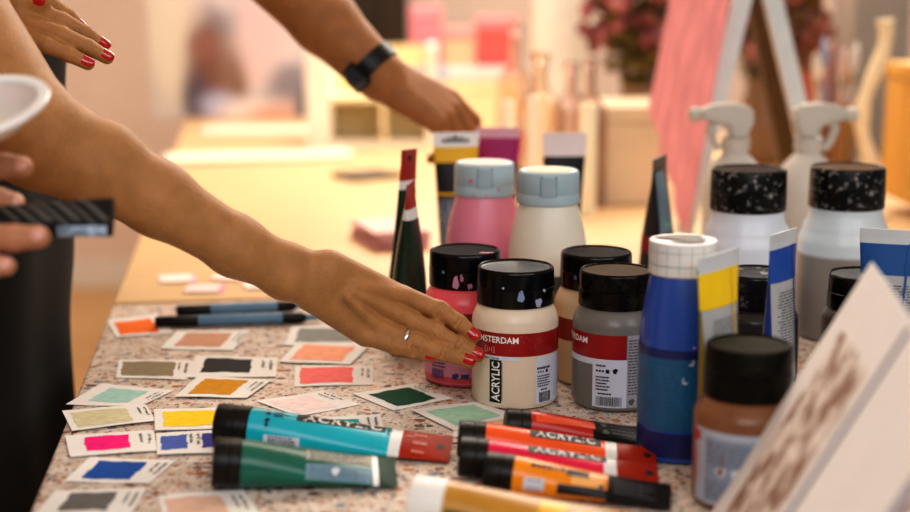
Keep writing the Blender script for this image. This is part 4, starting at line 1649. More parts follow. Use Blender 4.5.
yp = 4.40
w_ = (P(306, 60, yp).x - P(149, 60, yp).x)
pt = thing('painting', 'large unframed abstract painting in greys, mauves and browns at the far table end', 'painting', Vector(((P(306, 60, yp).x + P(149, 60, yp).x) / 2, yp, TZ + EPS)))
mk('canvas_sides', *boxm(0, .012, .32, w_, .022, .64, .002), M_WHITE, pt, smooth=False)
mk('painted_face', *boxm(0, -.0005, .32, w_ - .004, .003, .636), mat_painting(), pt, smooth=False)

# --- white open cubby, warm light put into its inner colours
yc = 3.55
x0, x1 = P(306, 100, yc).x, P(436, 100, yc).x
cu = thing('open_cubby', 'bright white open-fronted cubby box on the birch table behind the watch hand', 'box', Vector(((x0 + x1) / 2, yc, TZ + EPS)))
wc = x1 - x0
hc = .26
M_WHITEB = mat('cubby_white', 'fbf3e2', .6)
mk('side_panel', *boxm(-wc / 2 + .03, .11, hc / 2, .06, .22, hc, .002), M_WHITEB, cu, smooth=False)
mk('side_panel', *boxm(wc / 2 - .012, .11, hc / 2, .024, .22, hc, .002), M_WHITEB, cu, smooth=False)
mk('divider', *boxm(.03, .11, hc / 2, .012, .20, hc - .03, .002), mat('cubby_glow_cream', 'fae6bd', .6), cu, smooth=False)
mk('back_panel', *boxm(0, .21, hc / 2, wc - .06, .012, hc - .01), mat('cubby_glow_yellow', 'fae3b0', .6), cu, smooth=False)
mk('bottom_panel', *boxm(0, .11, .008, wc - .04, .20, .016), M_WHITEB, cu, smooth=False)
mk('shelf', *boxm(.0, .11, hc * .48, wc - .07, .19, .012), mat('cubby_glow_cream', 'fae6bd', .6), cu, smooth=False)


def paper_stack(name, label, px, y, w, d, n, cols, rot=0., cat='paper', group=None):
    t = thing(name, label, cat, tp(px, y), YAW + rot, group)
    rnd = random.Random(int(px))
    z = 0
    for i in range(n):
        th = .0012
        M = Matrix.Translation((rnd.uniform(-.006, .006), rnd.uniform(-.006, .006), 0)) @ Matrix.Rotation(rnd.uniform(-.06, .06), 4, 'Z')
        mk('sheet', *xf(boxm(0, 0, z + th / 2, w, d, th), M), mat('sheet_' + cols[i % len(cols)], cols[i % len(cols)], .7, .03), t, smooth=False)
        z += th + .0004
    return t


paper_stack('paper_stack', 'loose stack of white paper on the birch table, nearer the camera', 262, 3.36, .44, .16, 6, ['fff6e6', 'f4e6d0'], .08)
paper_stack('paper_stack', 'loose stack of white paper in front of the big painting', 258, 3.98, .28, .16, 6, ['fdf1e2', 'efe0d0'], -.1)
paper_stack('paper_stack', 'small pale pink paper stack beyond the standing green tubes', 390, 2.23, .085, .14, 18, ['e9b2b0', 'dfa0a4', 'efc4bc'], .2)
paper_stack('cloth_pile', 'flat grey-brown pile of cloths under the white cubby', 368, 3.02, .12, .10, 7, ['6f6350', '574c3e', '8a7c66'], .5, 'cloth')
for px, py, cols, lb in ((178, 280, ['d9a9b0', 'f3ddd6'], 'leftmost of the small pink cards lying on the birch table'), (205, 290, ['cf8fa6', 'e9ccc6'], 'mauve-pink small card lying between two others on birch'),
                         (232, 278, ['e7b0a4', 'f3ddd6'], 'salmon small card lying farthest back on the birch table'), (262, 286, ['dfa6b4', 'f3e0d8'], 'rightmost of the small pink cards lying on the birch table')):
    q = T(px, py)
    paper_stack('pink_card', lb, 0, 2, .045, .05, 2, cols, (px % 7) * .2 - .5, 'card', 'small pink cards on the birch table').location = (q.x, q.y, TZ + EPS)

# --- dark brown cabinet at the wall
yk = 5.15
x0, x1 = P(345, 20, yk).x, P(407, 20, yk).x
kb = thing('cabinet', 'tall dark brown cabinet against the back wall above the wristwatch', 'cabinet', ((x0 + x1) / 2, yk, 0))
M_DKB = mat('dark_brown_wood', '2c1c08', .5, .15, 10, stretch=(1, 1, .1))
zk = zat(46, yk)
wk = x1 - x0
mk('carcass', *boxm(0, .09, 1.0, wk, .20, 2.0, .004), M_DKB, kb, smooth=False)
mk('door', *boxm(-wk / 4, -.02, 1.0, wk / 2 - .006, .018, 1.94, .003), M_DKB, kb, smooth=False)
mk('door', *boxm(wk / 4, -.02, 1.0, wk / 2 - .006, .018, 1.94, .003), M_DKB, kb, smooth=False)

# --- crate, tray and boxes behind the hand
yb_ = 3.75


def box_at(name, label, cat, pxa, pxb, pya, pyb, y, depth, col, bev=.004, parts=True, group=None, lidcol=None):
    xa, xb = P(pxa, pya, y).x, P(pxb, pya, y).x
    za, zb = zat(pyb, y), zat(pya, y)
    t = thing(name, label, cat, ((xa + xb) / 2, y, za), 0, group)
    w, h = xb - xa, zb - za
    m = mat('box_' + col, col, .6, .06, 12)
    lid = min(.03, h * .3)
    mk('carton', *boxm(0, depth / 2, (h - lid) / 2, w, depth, h - lid, bev), m, t, smooth=False)
    mk('lid', *boxm(0, depth / 2, h - lid / 2 + .001, w + .004, depth + .004, lid, bev), mat('box_' + (lidcol or col), lidcol or col, .6, .06, 12), t, smooth=False)
    return t


box_at('crate', 'cream box on the birch table under the blue-and-white tray', 'box', 441, 526, 84, 143, yb_, .26, 'f3dfb8').location.z = TZ + EPS
tr = thing('tray', 'flat white tray with a pale blue corner carrying pink boxes', 'tray', (P(465, 75, yb_).x, yb_, zat(84, yb_) - zat(143, yb_) + TZ + .004))
wt = P(526, 75, yb_).x - P(404, 75, yb_).x
mk('tray_base', *boxm(0, .13, .008, wt, .25, .016, .003), mat('tray_white', 'e6e4ea', .4), tr, smooth=False)
mk('rim', *merge(boxm(0, .006, .022, wt, .012, .03, .002), boxm(-wt / 2 + .006, .13, .022, .012, .22, .03, .002), boxm(wt / 2 - .006, .13, .022, .012, .22, .03, .002)), mat('tray_white', 'e6e4ea', .4), tr, smooth=False)
mk('blue_corner', *boxm(-wt * .30, -.001, .022, wt * .30, .003, .028), mat('tray_blue', '9dbbe0', .5), tr, smooth=False)
zt = tr.location.z + .0168


def tray_box(label, pxa, pxb, pya, dy, depth, col, lidcol=None):
    t = box_at('carton_box', label, 'box', pxa, pxb, pya, 72, yb_ + dy, depth, col, .003, group='boxes on the tray', lidcol=lidcol)
    t.location.z = zt
    return t


tray_box('pink box with a brighter pink lid, nearest the dark cabinet', 410, 441, 6, .03, .10, 'f08a9a', 'f49aa8')
tray_box('creamy orange box standing between the two pink-red boxes', 443, 474, 28, .05, .10, 'f5c7a0', 'f0a0a0')
tray_box('brick-pink box at the tray end beside the glass bottles', 477, 517, 17, .04, .12, 'd3605f', 'f0909a')

# --- glass bottles
def glass_bottle(label, px, y, pytop, r, tint, body=.62, neck=.30):
    zb = TZ + EPS
    H = zat(pytop, y) - zb
    t = thing('glass_bottle', label, 'bottle', (P(px, 100, y).x, y, zb), 0, 'glass bottles on the birch table')
    rn = r * neck
    out = [(0, 0), (r * .9, 0), (r, .006), (r, H * body)]
    for i in range(1, 8):
        s = i / 8
        k = .5 - .5 * math.cos(PI * s)
        out.append((r + (rn - r) * k, H * (body + .18 * s)))
    out += [(rn, H * (body + .18)), (rn, H * .93), (rn * 1.25, H * .935), (rn * 1.25, H * .985), (rn, H)]
    inn = [(max(q[0] - .003, .001), max(q[1], .008)) for q in reversed(out[2:])]
    mk('glass_body', *lathe(out + inn + [(0, .008)], 32), glass('glass_' + tint, tint), t)
    return t


for lb, px, y, pyt, r, tint in (('slender clear glass bottle farthest left of the glass group', 515, 2.75, 22, .038, 'f8ebe4'), ('clear glass bottle with broad body in front of the white cylinder', 540, 2.62, 52, .047, 'faf0e2'),
                                ('short clear glass bottle just behind the other glass ones', 571, 2.72, 62, .040, 'f2e2de'), ('clear glass bottle beside the cream cardboard box', 590, 2.60, 58, .033, 'efe0da')):
    glass_bottle(lb, px, y, pyt, r, tint)
# candles: bright white sticks in the group
for lb, px, y, a, b_ in (('thin white candle among the clear glass bottles, leftmost', 507, 2.45, 100, 0, ), ('thin white candle in front of the broad glass bottle', 531, 2.42, 96, 0), ('thick cream candle standing before the cardboard box', 586, 2.50, 103, 0)):
    t = thing('candle', lb, 'candle', tp(px, y), 0, 'white candles among the glass bottles')
    H = zat(a, y) - TZ
    rr_ = .011 if 'thin' in lb else .016
    mk('wax', *lathe([(0, 0), (rr_, 0), (rr_, H - .004), (rr_ - .003, H), (0, H - .003)], 24), mat('candle_wax', 'fff0d2', .45, sss=.3), t)
    mk('wick', *lathe([(0, H - .004), (.0012, H - .004), (.001, H + .008), (0, H + .009)], 8), M_INK, t)
# tall white cylinder, stands in for a bright area
pr = thing('white_cylinder', 'tall bright white cylinder standing in for a bright area behind the glass bottles', 'paper roll', tp(560, 3.3), 0)
mk('roll', *lathe([(.02, 0), (.072, 0), (.0725, .30), (.0725, .62), (.071, .625), (.02, .625)], 40), mat('cylinder_white', 'fffaf0', .7), pr)
mk('core', *lathe([(.018, .001), (.020, .001), (.020, .627), (.018, .627), (.018, .001)], 24), mat('cylinder_core', 'b08d62', .8), pr)

# --- cream cardboard box and dried flowers
box_at('cardboard_box', 'cream cardboard box under the dried pink flowers', 'box', 598, 668, 107, 205, 2.62, .22, 'e9cfb0', .003)


def bouquet(label, px, y, zb, spread, H, seed, cols):
    t = thing('dried_bouquet', label, 'flowers', (P(px, 100, y).x, y, zb), 0)
    rnd = random.Random(seed)
    mk('vase', *lathe([(0, 0), (.05, 0), (.062, .02), (.066, .10), (.045, .17), (.04, .19), (.046, .20), (.042, .20), (.036, .188), (.036, .10), (0, .10)], 32), mat('vase_brown', '8a6a50', .4), t)
    stems, bl = [], {c: [] for c in cols}
    lv = []
    for i in range(70):
        a = rnd.uniform(0, 2 * PI)
        s = math.sqrt(rnd.random()) * spread
        top = Vector((math.cos(a) * s, math.sin(a) * s * .7, .20 + H * rnd.uniform(.25, 1)))
        b0 = Vector((math.cos(a) * .02, math.sin(a) * .02, .12))
        mid = b0.lerp(top, .5) + Vector((0, 0, .04))
        stems.append(sweep([b0, mid, top], .0016, 5))
        c = cols[i % len(cols)]
        for j in range(5):
            p = top + Vector((rnd.uniform(-.03, .03), rnd.uniform(-.03, .03), rnd.uniform(-.05, .02)))
            bm = bmesh.new()
            bmesh.ops.create_icosphere(bm, subdivisions=1, radius=rnd.uniform(.010, .019))
            v = [q.co * (1 + rnd.uniform(-.25, .25)) + p for q in bm.verts]
            bm.verts.index_update()
            f = [[q.index for q in ff.verts] for ff in bm.faces]
            bm.free()
            bl[c].append((v, f))
        for j in range(3):
            p = b0.lerp(top, rnd.uniform(.4, .9))
            d = Vector((rnd.uniform(-1, 1), rnd.uniform(-1, 1), rnd.uniform(-.2, .8))).normalized()
            n = d.cross(Vector((rnd.random(), rnd.random(), rnd.random()))).normalized()
            L = rnd.uniform(.03, .06)
            lv.append(([p, p + d * L * .5 + n * L * .22, p + d * L, p + d * L * .5 - n * L * .22], [(0, 1, 2, 3)]))
    mk('stems', *merge(*stems), mat('stem_olive', '6d5a2c', .7), t)
    mk('foliage', *merge(*lv), mat('leaf_olive', '6f5f33', .7, .3, 15), t, smooth=False)
    for c in cols:
        o = mk('blossoms', *merge(*bl[c]), mat('blossom_' + c, c, .8, .25, 30), t)
    return t


bouquet('dried bouquet of dusty pink and brown flowers behind the cream cardboard box', 640, 3.05, TZ + EPS, .11, .40, 3, ['b06a68', '8a4a48', '7a5a34'])
bouquet('dried brownish bouquet behind the white easel legs', 765, 3.25, TZ + EPS, .14, .30, 9, ['94564c', '7a5038', 'a0604e'])

# --- easel with pink cloth
ye = 2.22
M_EW = mat('easel_white', 'd3dcdc', .5, .05)
M_EB = mat('easel_brown', '4a2f14', .5, .2, 10)
apex = P(757, -62, ye)
ez = thing('easel', 'small white A-frame easel with a dark brown rear leg, standing behind the large jars', 'easel', (apex.x, ye, TZ + EPS))
eo = Vector((apex.x, ye, TZ + EPS))


def beam(p, q, w, d, m, name, parent, off, face=Vector((0, -1, 0))):
    ax = (q - p).normalized()
    s = ax.cross(face).normalized()
    f = s.cross(ax)
    vs = []
    for e in (p, q):
        for i, j in ((-1, -1), (1, -1), (1, 1), (-1, 1)):
            vs.append(e + s * i * w / 2 + f * j * d / 2 - off)
    return mk(name, vs, [(0, 1, 2, 3), (7, 6, 5, 4), (0, 4, 5, 1), (1, 5, 6, 2), (2, 6, 7, 3), (3, 7, 4, 0)], m, parent, smooth=False)


def foot_on(p, q):
    """extend p->q down to the table"""
    d = q - p
    return p + d * ((TZ + .016 - p.z) / d.z)


la, lb_ = P(752, -40, ye), P(715, 108, ye)
beam(la, foot_on(la, lb_), .027, .022, M_EW, 'leg', ez, eo)
ra, rb_ = P(763, -40, ye), P(797, 104, ye)
beam(ra, foot_on(ra, rb_), .027, .022, M_EW, 'leg', ez, eo)
ca, cb_ = P(756, -30, ye + .08), P(790, 150, ye + .30)
beam(ca, foot_on(ca, cb_), .046, .022, M_EB, 'rear_leg', ez, eo)
beam(P(738, -42, ye - .004), P(776, -42, ye - .004), .05, .05, M_EW, 'top_block', ez, eo)
# cloth: hangs from the frame, lower hem slanting to the front
M_PINK = mat('cloth_pink', 'ee9fa8', .8, .2, 7, stretch=(9, 9, 1.0))
cl = []
nu, nv = 26, 30
c00 = P(736, -40, ye - .065)
c10 = P(676, -40, ye + .12)
c01 = P(684, 236, ye - .09)
c11 = P(650, 112, ye + .12)
vs, fs = [], []
for j in range(nv + 1):
    v = j / nv
    for i in range(nu + 1):
        u = i / nu
        p = (c00 * (1 - u) + c10 * u) * (1 - v) + (c01 * (1 - u) + c11 * u) * v
        p = p + Vector((.35, -.9, 0)) * (.009 * math.sin(u * 15 + v * 2) * (.3 + .7 * v))
        vs.append(p - c00)
for j in range(nv):
    for i in range(nu):
        a = j * (nu + 1) + i
        fs.append((a, a + 1, a + nu + 2, a + nu + 1))
k = len(vs)
vs2 = vs + [Vector(v) + Vector((.5, .8, 0)) * .003 for v in vs]
fs2 = fs + [tuple(i + k for i in reversed(f)) for f in fs]
rim = [i for i in range(nu + 1)] + [(nu + 1) * j + nu for j in range(1, nv + 1)] + [nv * (nu + 1) + i for i in range(nu - 1, -1, -1)] + [(nu + 1) * j for j in range(nv - 1, 0, -1)]
for a, b in zip(rim, rim[1:] + rim[:1]):
    fs2.append((b, a, a + k, b + k))
pc = mk('pink_cloth', vs2, fs2, M_PINK, None)
pc.location = c00
tag(pc, 'salmon pink cloth hanging from the white easel, left of its leg', 'cloth')

# --- pale spray bottles
M_SPB = mat('spray_pale', 'cfc8be', .5, .06, 8, sss=.1)
M_SPH = mat('spray_head', 'c2bbb0', .5, .1, 20)


def spray(label, px, y, flip, pxn):
    o = tp(px, y)
    t = thing('spray_bottle', label, 'spray bottle', o, None, 'pale spray bottles behind the large jars')
    H = zat(103, y) - TZ
    R = .043
    mk('bottle_body', *lathe([(0, .001), (R - .004, 0), (R, .005), (R, H * .50), (R * .97, H * .56), (R * .75, H * .66), (R * .42, H * .72), (R * .40, H * .76), (0, H * .76)], 40), M_SPB, t)
    mk('collar', *lathe([(0, H * .74), (R * .46, H * .74), (R * .46, H * .81), (0, H * .81)], 24), M_SPH, t)
    s = flip
    prof = [(-.020, H * .86), (-.024, H * .93), (-.018, H * .985), (.010, H), (.040, H * .985), (.052, H * .955), (.052, H * .915), (.036, H * .895), (.012, H * .87), (.010, H * .80), (-.012, H * .80)]
    n = len(prof)
    vs = [(s * a, -.014, b) for a, b in prof] + [(s * a, .014, b) for a, b in prof]
    fs = [tuple(range(n)), tuple(range(2 * n - 1, n - 1, -1))] + [(i, i + n, (i + 1) % n + n, (i + 1) % n) for i in range(n)]
    bm = bmesh.new()
    bv = [bm.verts.new(v) for v in vs]
    for f in fs:
        bm.faces.new([bv[i] for i in f])
    bmesh.ops.recalc_face_normals(bm, faces=bm.faces)
    bmesh.ops.bevel(bm, geom=bm.edges[:], offset=.004, segments=2, affect='EDGES')
    me = bpy.data.meshes.new('spray_head')
    bm.to_mesh(me)
    bm.free()
    me.materials.append(M_SPH)
    ob = bpy.data.objects.new('spray_head', me)
    C.objects.link(ob)
    ob.parent = t
    tg = sweep([(s * .030, 0, H * .90), (s * .036, 0, H * .86), (s * .030, 0, H * .79), (s * .022, 0, H * .74)], [.007, .007, .006, .005], 10, .9, Vector((0, 1, 0)))
    mk('trigger', *tg, M_SPH, t)
    mk('nozzle', *xf(lathe([(0, 0), (.009, 0), (.010, .004), (.010, .014), (.004, .016), (0, .016)], 16), Matrix.Translation((s * .050, 0, H * .935)) @ Matrix.Rotation(s * PI / 2, 4, 'Y')), M_SPH, t)
    return t


spray('pale spray bottle with its head turned towards the pink cloth', 731, 1.93, -1, 0)
spray('pale spray bottle with its head turned away from the easel', 803, 1.93, 1, 0)

# --- things at the far right
box_at('board', 'coral pink box standing far back behind the jar of brushes', 'box', 776, 858, -30, 62, 3.9, .08, 'e88a88')
bx = box_at('crate', 'brick-red crate far back beside the easel leg', 'box', 776, 818, 20, 142, 3.70, .12, 'b8604e')
bx.location.z = TZ + EPS
for o in bpy.data.objects:
    if o.get('label', '').startswith('coral pink box'):
        o.location.z = TZ + EPS
        for ch in o.children:
            pass
box_at('storage_bin', 'grey storage bin far back at the picture edge', 'bin', 856, 915, -30, 160, 3.6, .2, '8f867e')
box_at('ochre_box', 'ochre yellow box behind the large half-full jar', 'box', 915, 990, 66, 205, 2.45, .16, 'dca650')
# jar of brushes
bj = thing('brush_jar', 'glass jar holding paint brushes behind the two large medium jars', 'jar', tp(825, 2.75))
Hj = .17
mk('glass_body', *lathe([(0, 0), (.046, 0), (.05, .006), (.05, Hj - .02), (.046, Hj), (.043, Hj), (.046, Hj - .02), (.046, .008), (0, .008)], 36), glass('glass_amber', 'e9cfa8'), bj)
rnd = random.Random(12)
for i, (ax_, ay_, Lb, cb, lb2) in enumerate(((-.028, .0, .27, 'e4dccf', 'paint brush with a white handle leaning to the easel side of the jar'), (-.012, .02, .30, '8fa0b8', 'paint brush with a blue-grey handle standing in the jar'),
                                             (.008, -.02, .28, 'd9b9b4', 'paint brush with a pinkish handle near the middle of the jar'), (.02, .018, .25, 'b98d5a', 'short paint brush with a wooden handle in the jar'), (.030, -.004, .29, 'd8cfc8', 'paint brush with a pale handle leaning to the candlestick side'))):
    b = thing('paint_brush', lb2, 'brush', bj.location + Vector((ax_ * .7, ay_ * .7, .012)), tube_rot(Vector((ax_ * .5, ay_ * .2, .22)), Vector((0, -1, 0))), 'paint brushes in the glass jar')
    mk('handle', *lathe([(0, 0), (.003, 0), (.0045, Lb * .3), (.0055, Lb * .62), (.0045, Lb * .72), (0, Lb * .72)], 12), mat('handle_' + cb, cb, .4), b)
    mk('ferrule', *lathe([(0, Lb * .70), (.005, Lb * .70), (.0065, Lb * .82), (0, Lb * .82)], 12), M_SILVER, b)
    mk('bristles', *lathe([(0, Lb * .80), (.007, Lb * .81), (.009, Lb * .9), (.004, Lb * .98), (0, Lb)], 12), mat('bristle_' + cb, cb, .8, .2), b)
# wavy cream candlestick
cs = thing('candlestick', 'wavy cream candlestick beside the jar of brushes', 'candlestick', tp(866, 2.5))
Hc = zat(20, 2.5) - TZ
pts = [(.018 * math.sin(i / 14 * 7.2 + 1.2) * (1 if i > 0 else 0) - .004, 0, .018 + (Hc - .018) * i / 14) for i in range(15)]
mk('stem', *sweep(pts, [.016 - .004 * abs(math.sin(i * .9)) for i in range(15)], 14, 1., Vector((0, 1, 0))), mat('candlestick_cream', 'f3ddb6', .5), cs)
mk('base', *lathe([(0, 0), (.04, 0), (.042, .006), (.03, .014), (.012, .022), (0, .022)], 28), mat('candlestick_cream', 'f3ddb6', .5), cs)

# ================================================================== PEOPLE
def skin(name, color, noise=.12):
    m = mat(name, color, .52, noise, 60, sss=.12, bump=.5, bscale=520, spec=.35)
    return m


SK_A = skin('skin_tan', 'a97545')
SK_B = skin('skin_brown', 'a0683c')
SK_C = skin('skin_rose', 'b97f5e')
NAIL_RED = mat('nail_red', 'b01216', .15, coat=.6)
M_CLOTHB = mat('cloth_black', '12110f', .85, .25, 40)

DY = -.030
# ---- person reaching for the cream jar -------------------------------------------------
wr = P(318, 279, 1.318 + DY)
el = P(38, 138, 1.25 + DY)
shd = P(-128, -120, 1.36)
nrm_v = (Vector((0, 0, CAMZ)) - wr).normalized()
fo = []
ctr = [(38, 138, 1.25), (100, 166, 1.262), (160, 200, 1.275), (236, 246, 1.297), (288, 272, 1.312), (318, 281, 1.320)]
rad = [.0385, .0345, .0282, .0235, .0205, .0190]
sp_ = [.010, .010, .008, .007, .0095, .0105]
for sgn in (-1, 1):
    pts = []
    for (x, y, d), s in zip(ctr, sp_):
        nx, ny = -.469, .884
        pts.append(P(x + sgn * nx * s * 1030, y + sgn * ny * s * 1030, d + DY + sgn * -.004))
    fo += chain(pts, [r - s * .55 for r, s in zip(rad, sp_)])


def J3(lst):
    return [P(q[0], q[1], q[2] + DY) for q in lst]


idx = J3([(404, 296, 1.352), (440, 311, 1.353), (459, 323, 1.350), (474, 336, 1.3445)])
mid = J3([(395, 313, 1.343), (435, 332, 1.343), (458, 345, 1.342), (478, 355, 1.3395)])
rng = J3([(381, 329, 1.333), (417, 344, 1.333), (443, 353, 1.333), (469, 361, 1.333)])
pnk = J3([(368, 337, 1.325), (397, 346, 1.326), (413, 351, 1.329), (430, 356, 1.332)])
thb = J3([(340, 290, 1.338), (378, 318, 1.372), (408, 335, 1.380), (436, 348, 1.380)])
palmA = []
for m_, w_off, r1 in ((idx, -.016, .0150), (mid, -.005, .0150), (rng, .006, .0145), (pnk, .015, .0135)):
    nx, ny = -.469, .884
    st = P(322 + nx * w_off * 1030, 282 + ny * w_off * 1030, 1.322 + DY)
    palmA.append((st, .0170, m_[0] + (st - m_[0]).normalized() * .004 + Vector((0, .004, -.003)), r1 - .0035))
handA = [dict(k=.009, join=.012, prims=palmA),
         dict(k=.003, join=.0028, prims=chain(idx, [.0099, .0092, .0082, .0071])),
         dict(k=.003, join=.0028, prims=chain(mid, [.0099, .0092, .0082, .0071])),
         dict(k=.003, join=.0028, prims=chain(rng, [.0094, .0088, .0079, .0069])),
         dict(k=.003, join=.0028, prims=chain(pnk, [.0088, .0080, .0072, .0063])),
         dict(k=.006, join=.010, prims=chain(thb, [.0150, .0118, .0102, .0082]))]
# knuckle bumps and tendons
bumps = []
tipsA = []
carA = []
for f, rr_ in ((idx, .0072), (mid, .0072), (rng, .0069), (pnk, .0063)):
    for j in (1, 2):
        ax = (f[j + 1] - f[j - 1]).normalized()
        bk = (nrm_v - ax * nrm_v.dot(ax)).normalized()
        sd = ax.cross(bk)
        r0 = [.0104, .0094, .0084, .0072][j] * (1 if f is idx or f is mid else .95 if f is rng else .86)
        if j == 1:
            bumps.append((f[j] + bk * .0016 - ax * .002, r0 * .93, f[j] + bk * .0016 + ax * .002, r0 * .93))
        for o_, wdt in (((-.0042, .55), (-.0018, .8), (.0008, .85), (.0032, .65)) if j == 1 else ((-.0016, .6), (.0010, .6))):
            for a0, a1 in ((-wdt, 0), (0, wdt)):
                cv = lambda a: f[j] + ax * (o_ * (1 - .35 * (a / .9) ** 2 * (1 if abs(o_) > .003 else 0))) + (bk * math.cos(a) + sd * math.sin(a)) * (r0 + (.0016 if j == 1 else 0) - .0001)
                carA.append((cv(a0), cv(a1), .0010, .0012))
    ax = (f[3] - f[2]).normalized()
    bk = (nrm_v * .9 + Vector((0, 0, .35)) - ax * (nrm_v * .9 + Vector((0, 0, .35))).dot(ax)).normalized()
    tipsA.append((f[3], ax, bk, rr_))
ax = (thb[3] - thb[2]).normalized()
tipsA.append((thb[3], ax, (Vector((0, .5, .8)) - ax * Vector((0, .5, .8)).dot(ax)).normalized(), .0082))
handA.append(dict(k=.002, join=.004, prims=bumps))
tend = []
for m_ in (idx, mid, rng):
    st = P(330, 281, 1.318 + DY)
    a = st.lerp(m_[0], .35) + nrm_v * .0135
    b = m_[0] + nrm_v * .0075
    tend.append((a, .0028, b, .0042))
handA.append(dict(k=.003, join=.010, prims=tend))

# her other hand, relaxed in front of the chest
shl = Vector((-.60, 1.70, 1.34))
wl = P(-58, -4, 1.40)
ell = ik(shl, wl, .29, .25, Vector((.35, .7, .25)))
dl = (P(86, 28, 1.37) - wl)
hl_, tl_ = hand_prims(wl, dl, Vector((.25, -.75, .55)), -1, [(.10, .18, .12), (.16, .22, .15), (.22, .30, .2), (.30, .42, .25)], .02, .97, thumb=dl.normalized() * .85 + Vector((.1, .1, .38)))
chestA = Vector((-.605, 1.53, 1.20))
specA = dict(root=(-.596, 1.53, 0.0), fwd=Vector((1, -.05, 0)), left=Vector((.05, 1, 0)), pelvis=Vector((-.588, 1.53, .93)), chest=chestA, neck=Vector((-.575, 1.53, 1.43)), head=Vector((-.53, 1.53, 1.54)),
             w=.92, skin=SK_A, nail=NAIL_RED, shirt=M_CLOTHB, trousers=M_CLOTHB, hair=mat('hair_brown', '3a2415', .5, .3, 60, stretch=(10, 10, 1)), long=True, sleeve=.25, skirt=True,
             arms={'right': dict(shoulder=shd, elbow=el, wrist=wr, fore=fo, hand=handA, tips=tipsA, ur=[.050, .046, .040], fine=dict(h=.00115, start=-.15, ext=.5)),
                   'left': dict(shoulder=shl, elbow=ell, wrist=wl, hand=hl_, tips=tl_, fine=dict(h=.0017, start=.02))},
             carves={'right': carA})
rootA, offA = person('person', 'person in black reaching a bare arm to the cream jar, red nails and silver ring', specA)
# silver ring on the ring finger
ra_ = (rng[1] - rng[0]).normalized()
rc_ = rng[0].lerp(rng[1], .66)
nrm_r = (nrm_v - ra_ * nrm_v.dot(ra_)).normalized()
sr = ra_.cross(nrm_r)
vs, fs = [], []
n1, n2 = 40, 10
for i in range(n1):
    a = 2 * PI * i / n1
    dd = nrm_r * math.cos(a) + sr * math.sin(a)
    for j in range(n2):
        b = 2 * PI * j / n2
        vs.append(rc_ + offA + dd * (.0102 + .0011 * math.cos(b)) + ra_ * (.0021 * math.sin(b)))
for i in range(n1):
    for j in range(n2):
        fs.append((i * n2 + j, i * n2 + (j + 1) % n2, ((i + 1) % n1) * n2 + (j + 1) % n2, ((i + 1) % n1) * n2 + j))
mk('finger_ring', vs, fs, M_SILVER, rootA)
# three small moles on the forearm
for px, py, d_, rr_ in ((119, 142, 1.232, .0014), (179, 191, 1.248, .0019), (146, 162, 1.24, .0010)):
    pass

# ---- person with the wristwatch ----------------------------------------------------------
yB = 1.84
wB = P(378, 74, yB)
eB = P(232, -74, yB + .03)
sB = Vector((-.60, 1.98, 1.50))
eB = sB + (eB - sB).normalized() * min((eB - sB).length, .36)
dB = (P(478, 128, yB + .03) - wB)
hB, tB = hand_prims(wB + dB.normalized() * .012, dB, Vector((.25, -.55, .75)), 1, [(.35, .55, .3), (.50, .75, .35), (.6, .8, .4), (.65, .85, .4)], .02, 1.12, thumb=dB.normalized() * .8 + Vector((.0, .1, -.55)))
shlB = Vector((-.78, 2.32, 1.44))
wlB = Vector((-.86, 2.42, .92))
elB = ik(shlB, wlB, .30, .26, Vector((-.6, .3, -.6)))
hlB, tlB = hand_prims(wlB, Vector((.1, .05, -1)), Vector((-.1, 1, 0)), -1, [(.2, .3, .2)] * 4, .03, 1.05)
specB = dict(root=(-.86, 2.14, 0), fwd=Vector((1, -.1, 0)), left=Vector((.1, 1, 0)), pelvis=Vector((-.85, 2.14, .97)), chest=Vector((-.78, 2.14, 1.33)), neck=Vector((-.72, 2.13, 1.55)), head=Vector((-.67, 2.12, 1.66)),
             w=1.0, skin=SK_B, nail=mat('nail_natural', 'c79a78', .3), shirt=mat('shirt_grey', '6f6a66', .8, .2, 30), trousers=mat('trousers_navy', '20242e', .8, .2, 30), hair=mat('hair_black', '14100d', .5, .3, 60), sleeve=.8,
             arms={'right': dict(shoulder=sB, elbow=eB, wrist=wB, hand=hB, tips=tB, fr=[.050, .050, .042, .034], ur=[.058, .052, .050], fine=dict(h=.002, start=.03)),
                   'left': dict(shoulder=shlB, elbow=elB, wrist=wlB, hand=hlB, tips=tlB)})
rootB, offB = person('person', 'person reaching in from above with a black wristwatch to pick a standing tube', specB)
# wristwatch
aB = (wB - eB).normalized()
wc_ = wB - aB * .012
tw = (Vector((-.5, -.75, -.1)))
tw = (tw - aB * tw.dot(aB)).normalized()
sw = aB.cross(tw)


def band_mesh(c, ax, n, s, r, wdt, th, k=48):
    vs, fs = [], []
    for i in range(k):
        a = 2 * PI * i / k
        d = n * math.cos(a) + s * math.sin(a)
        for (rr, w) in ((r, -wdt / 2), (r + th, -wdt / 2 + .001), (r + th, wdt / 2 - .001), (r, wdt / 2)):
            vs.append(c + d * rr + ax * w)
    for i in range(k):
        i2 = (i + 1) % k
        for j in range(4):
            j2 = (j + 1) % 4
            fs.append((i * 4 + j, i * 4 + j2, i2 * 4 + j2, i2 * 4 + j))
    return vs, fs


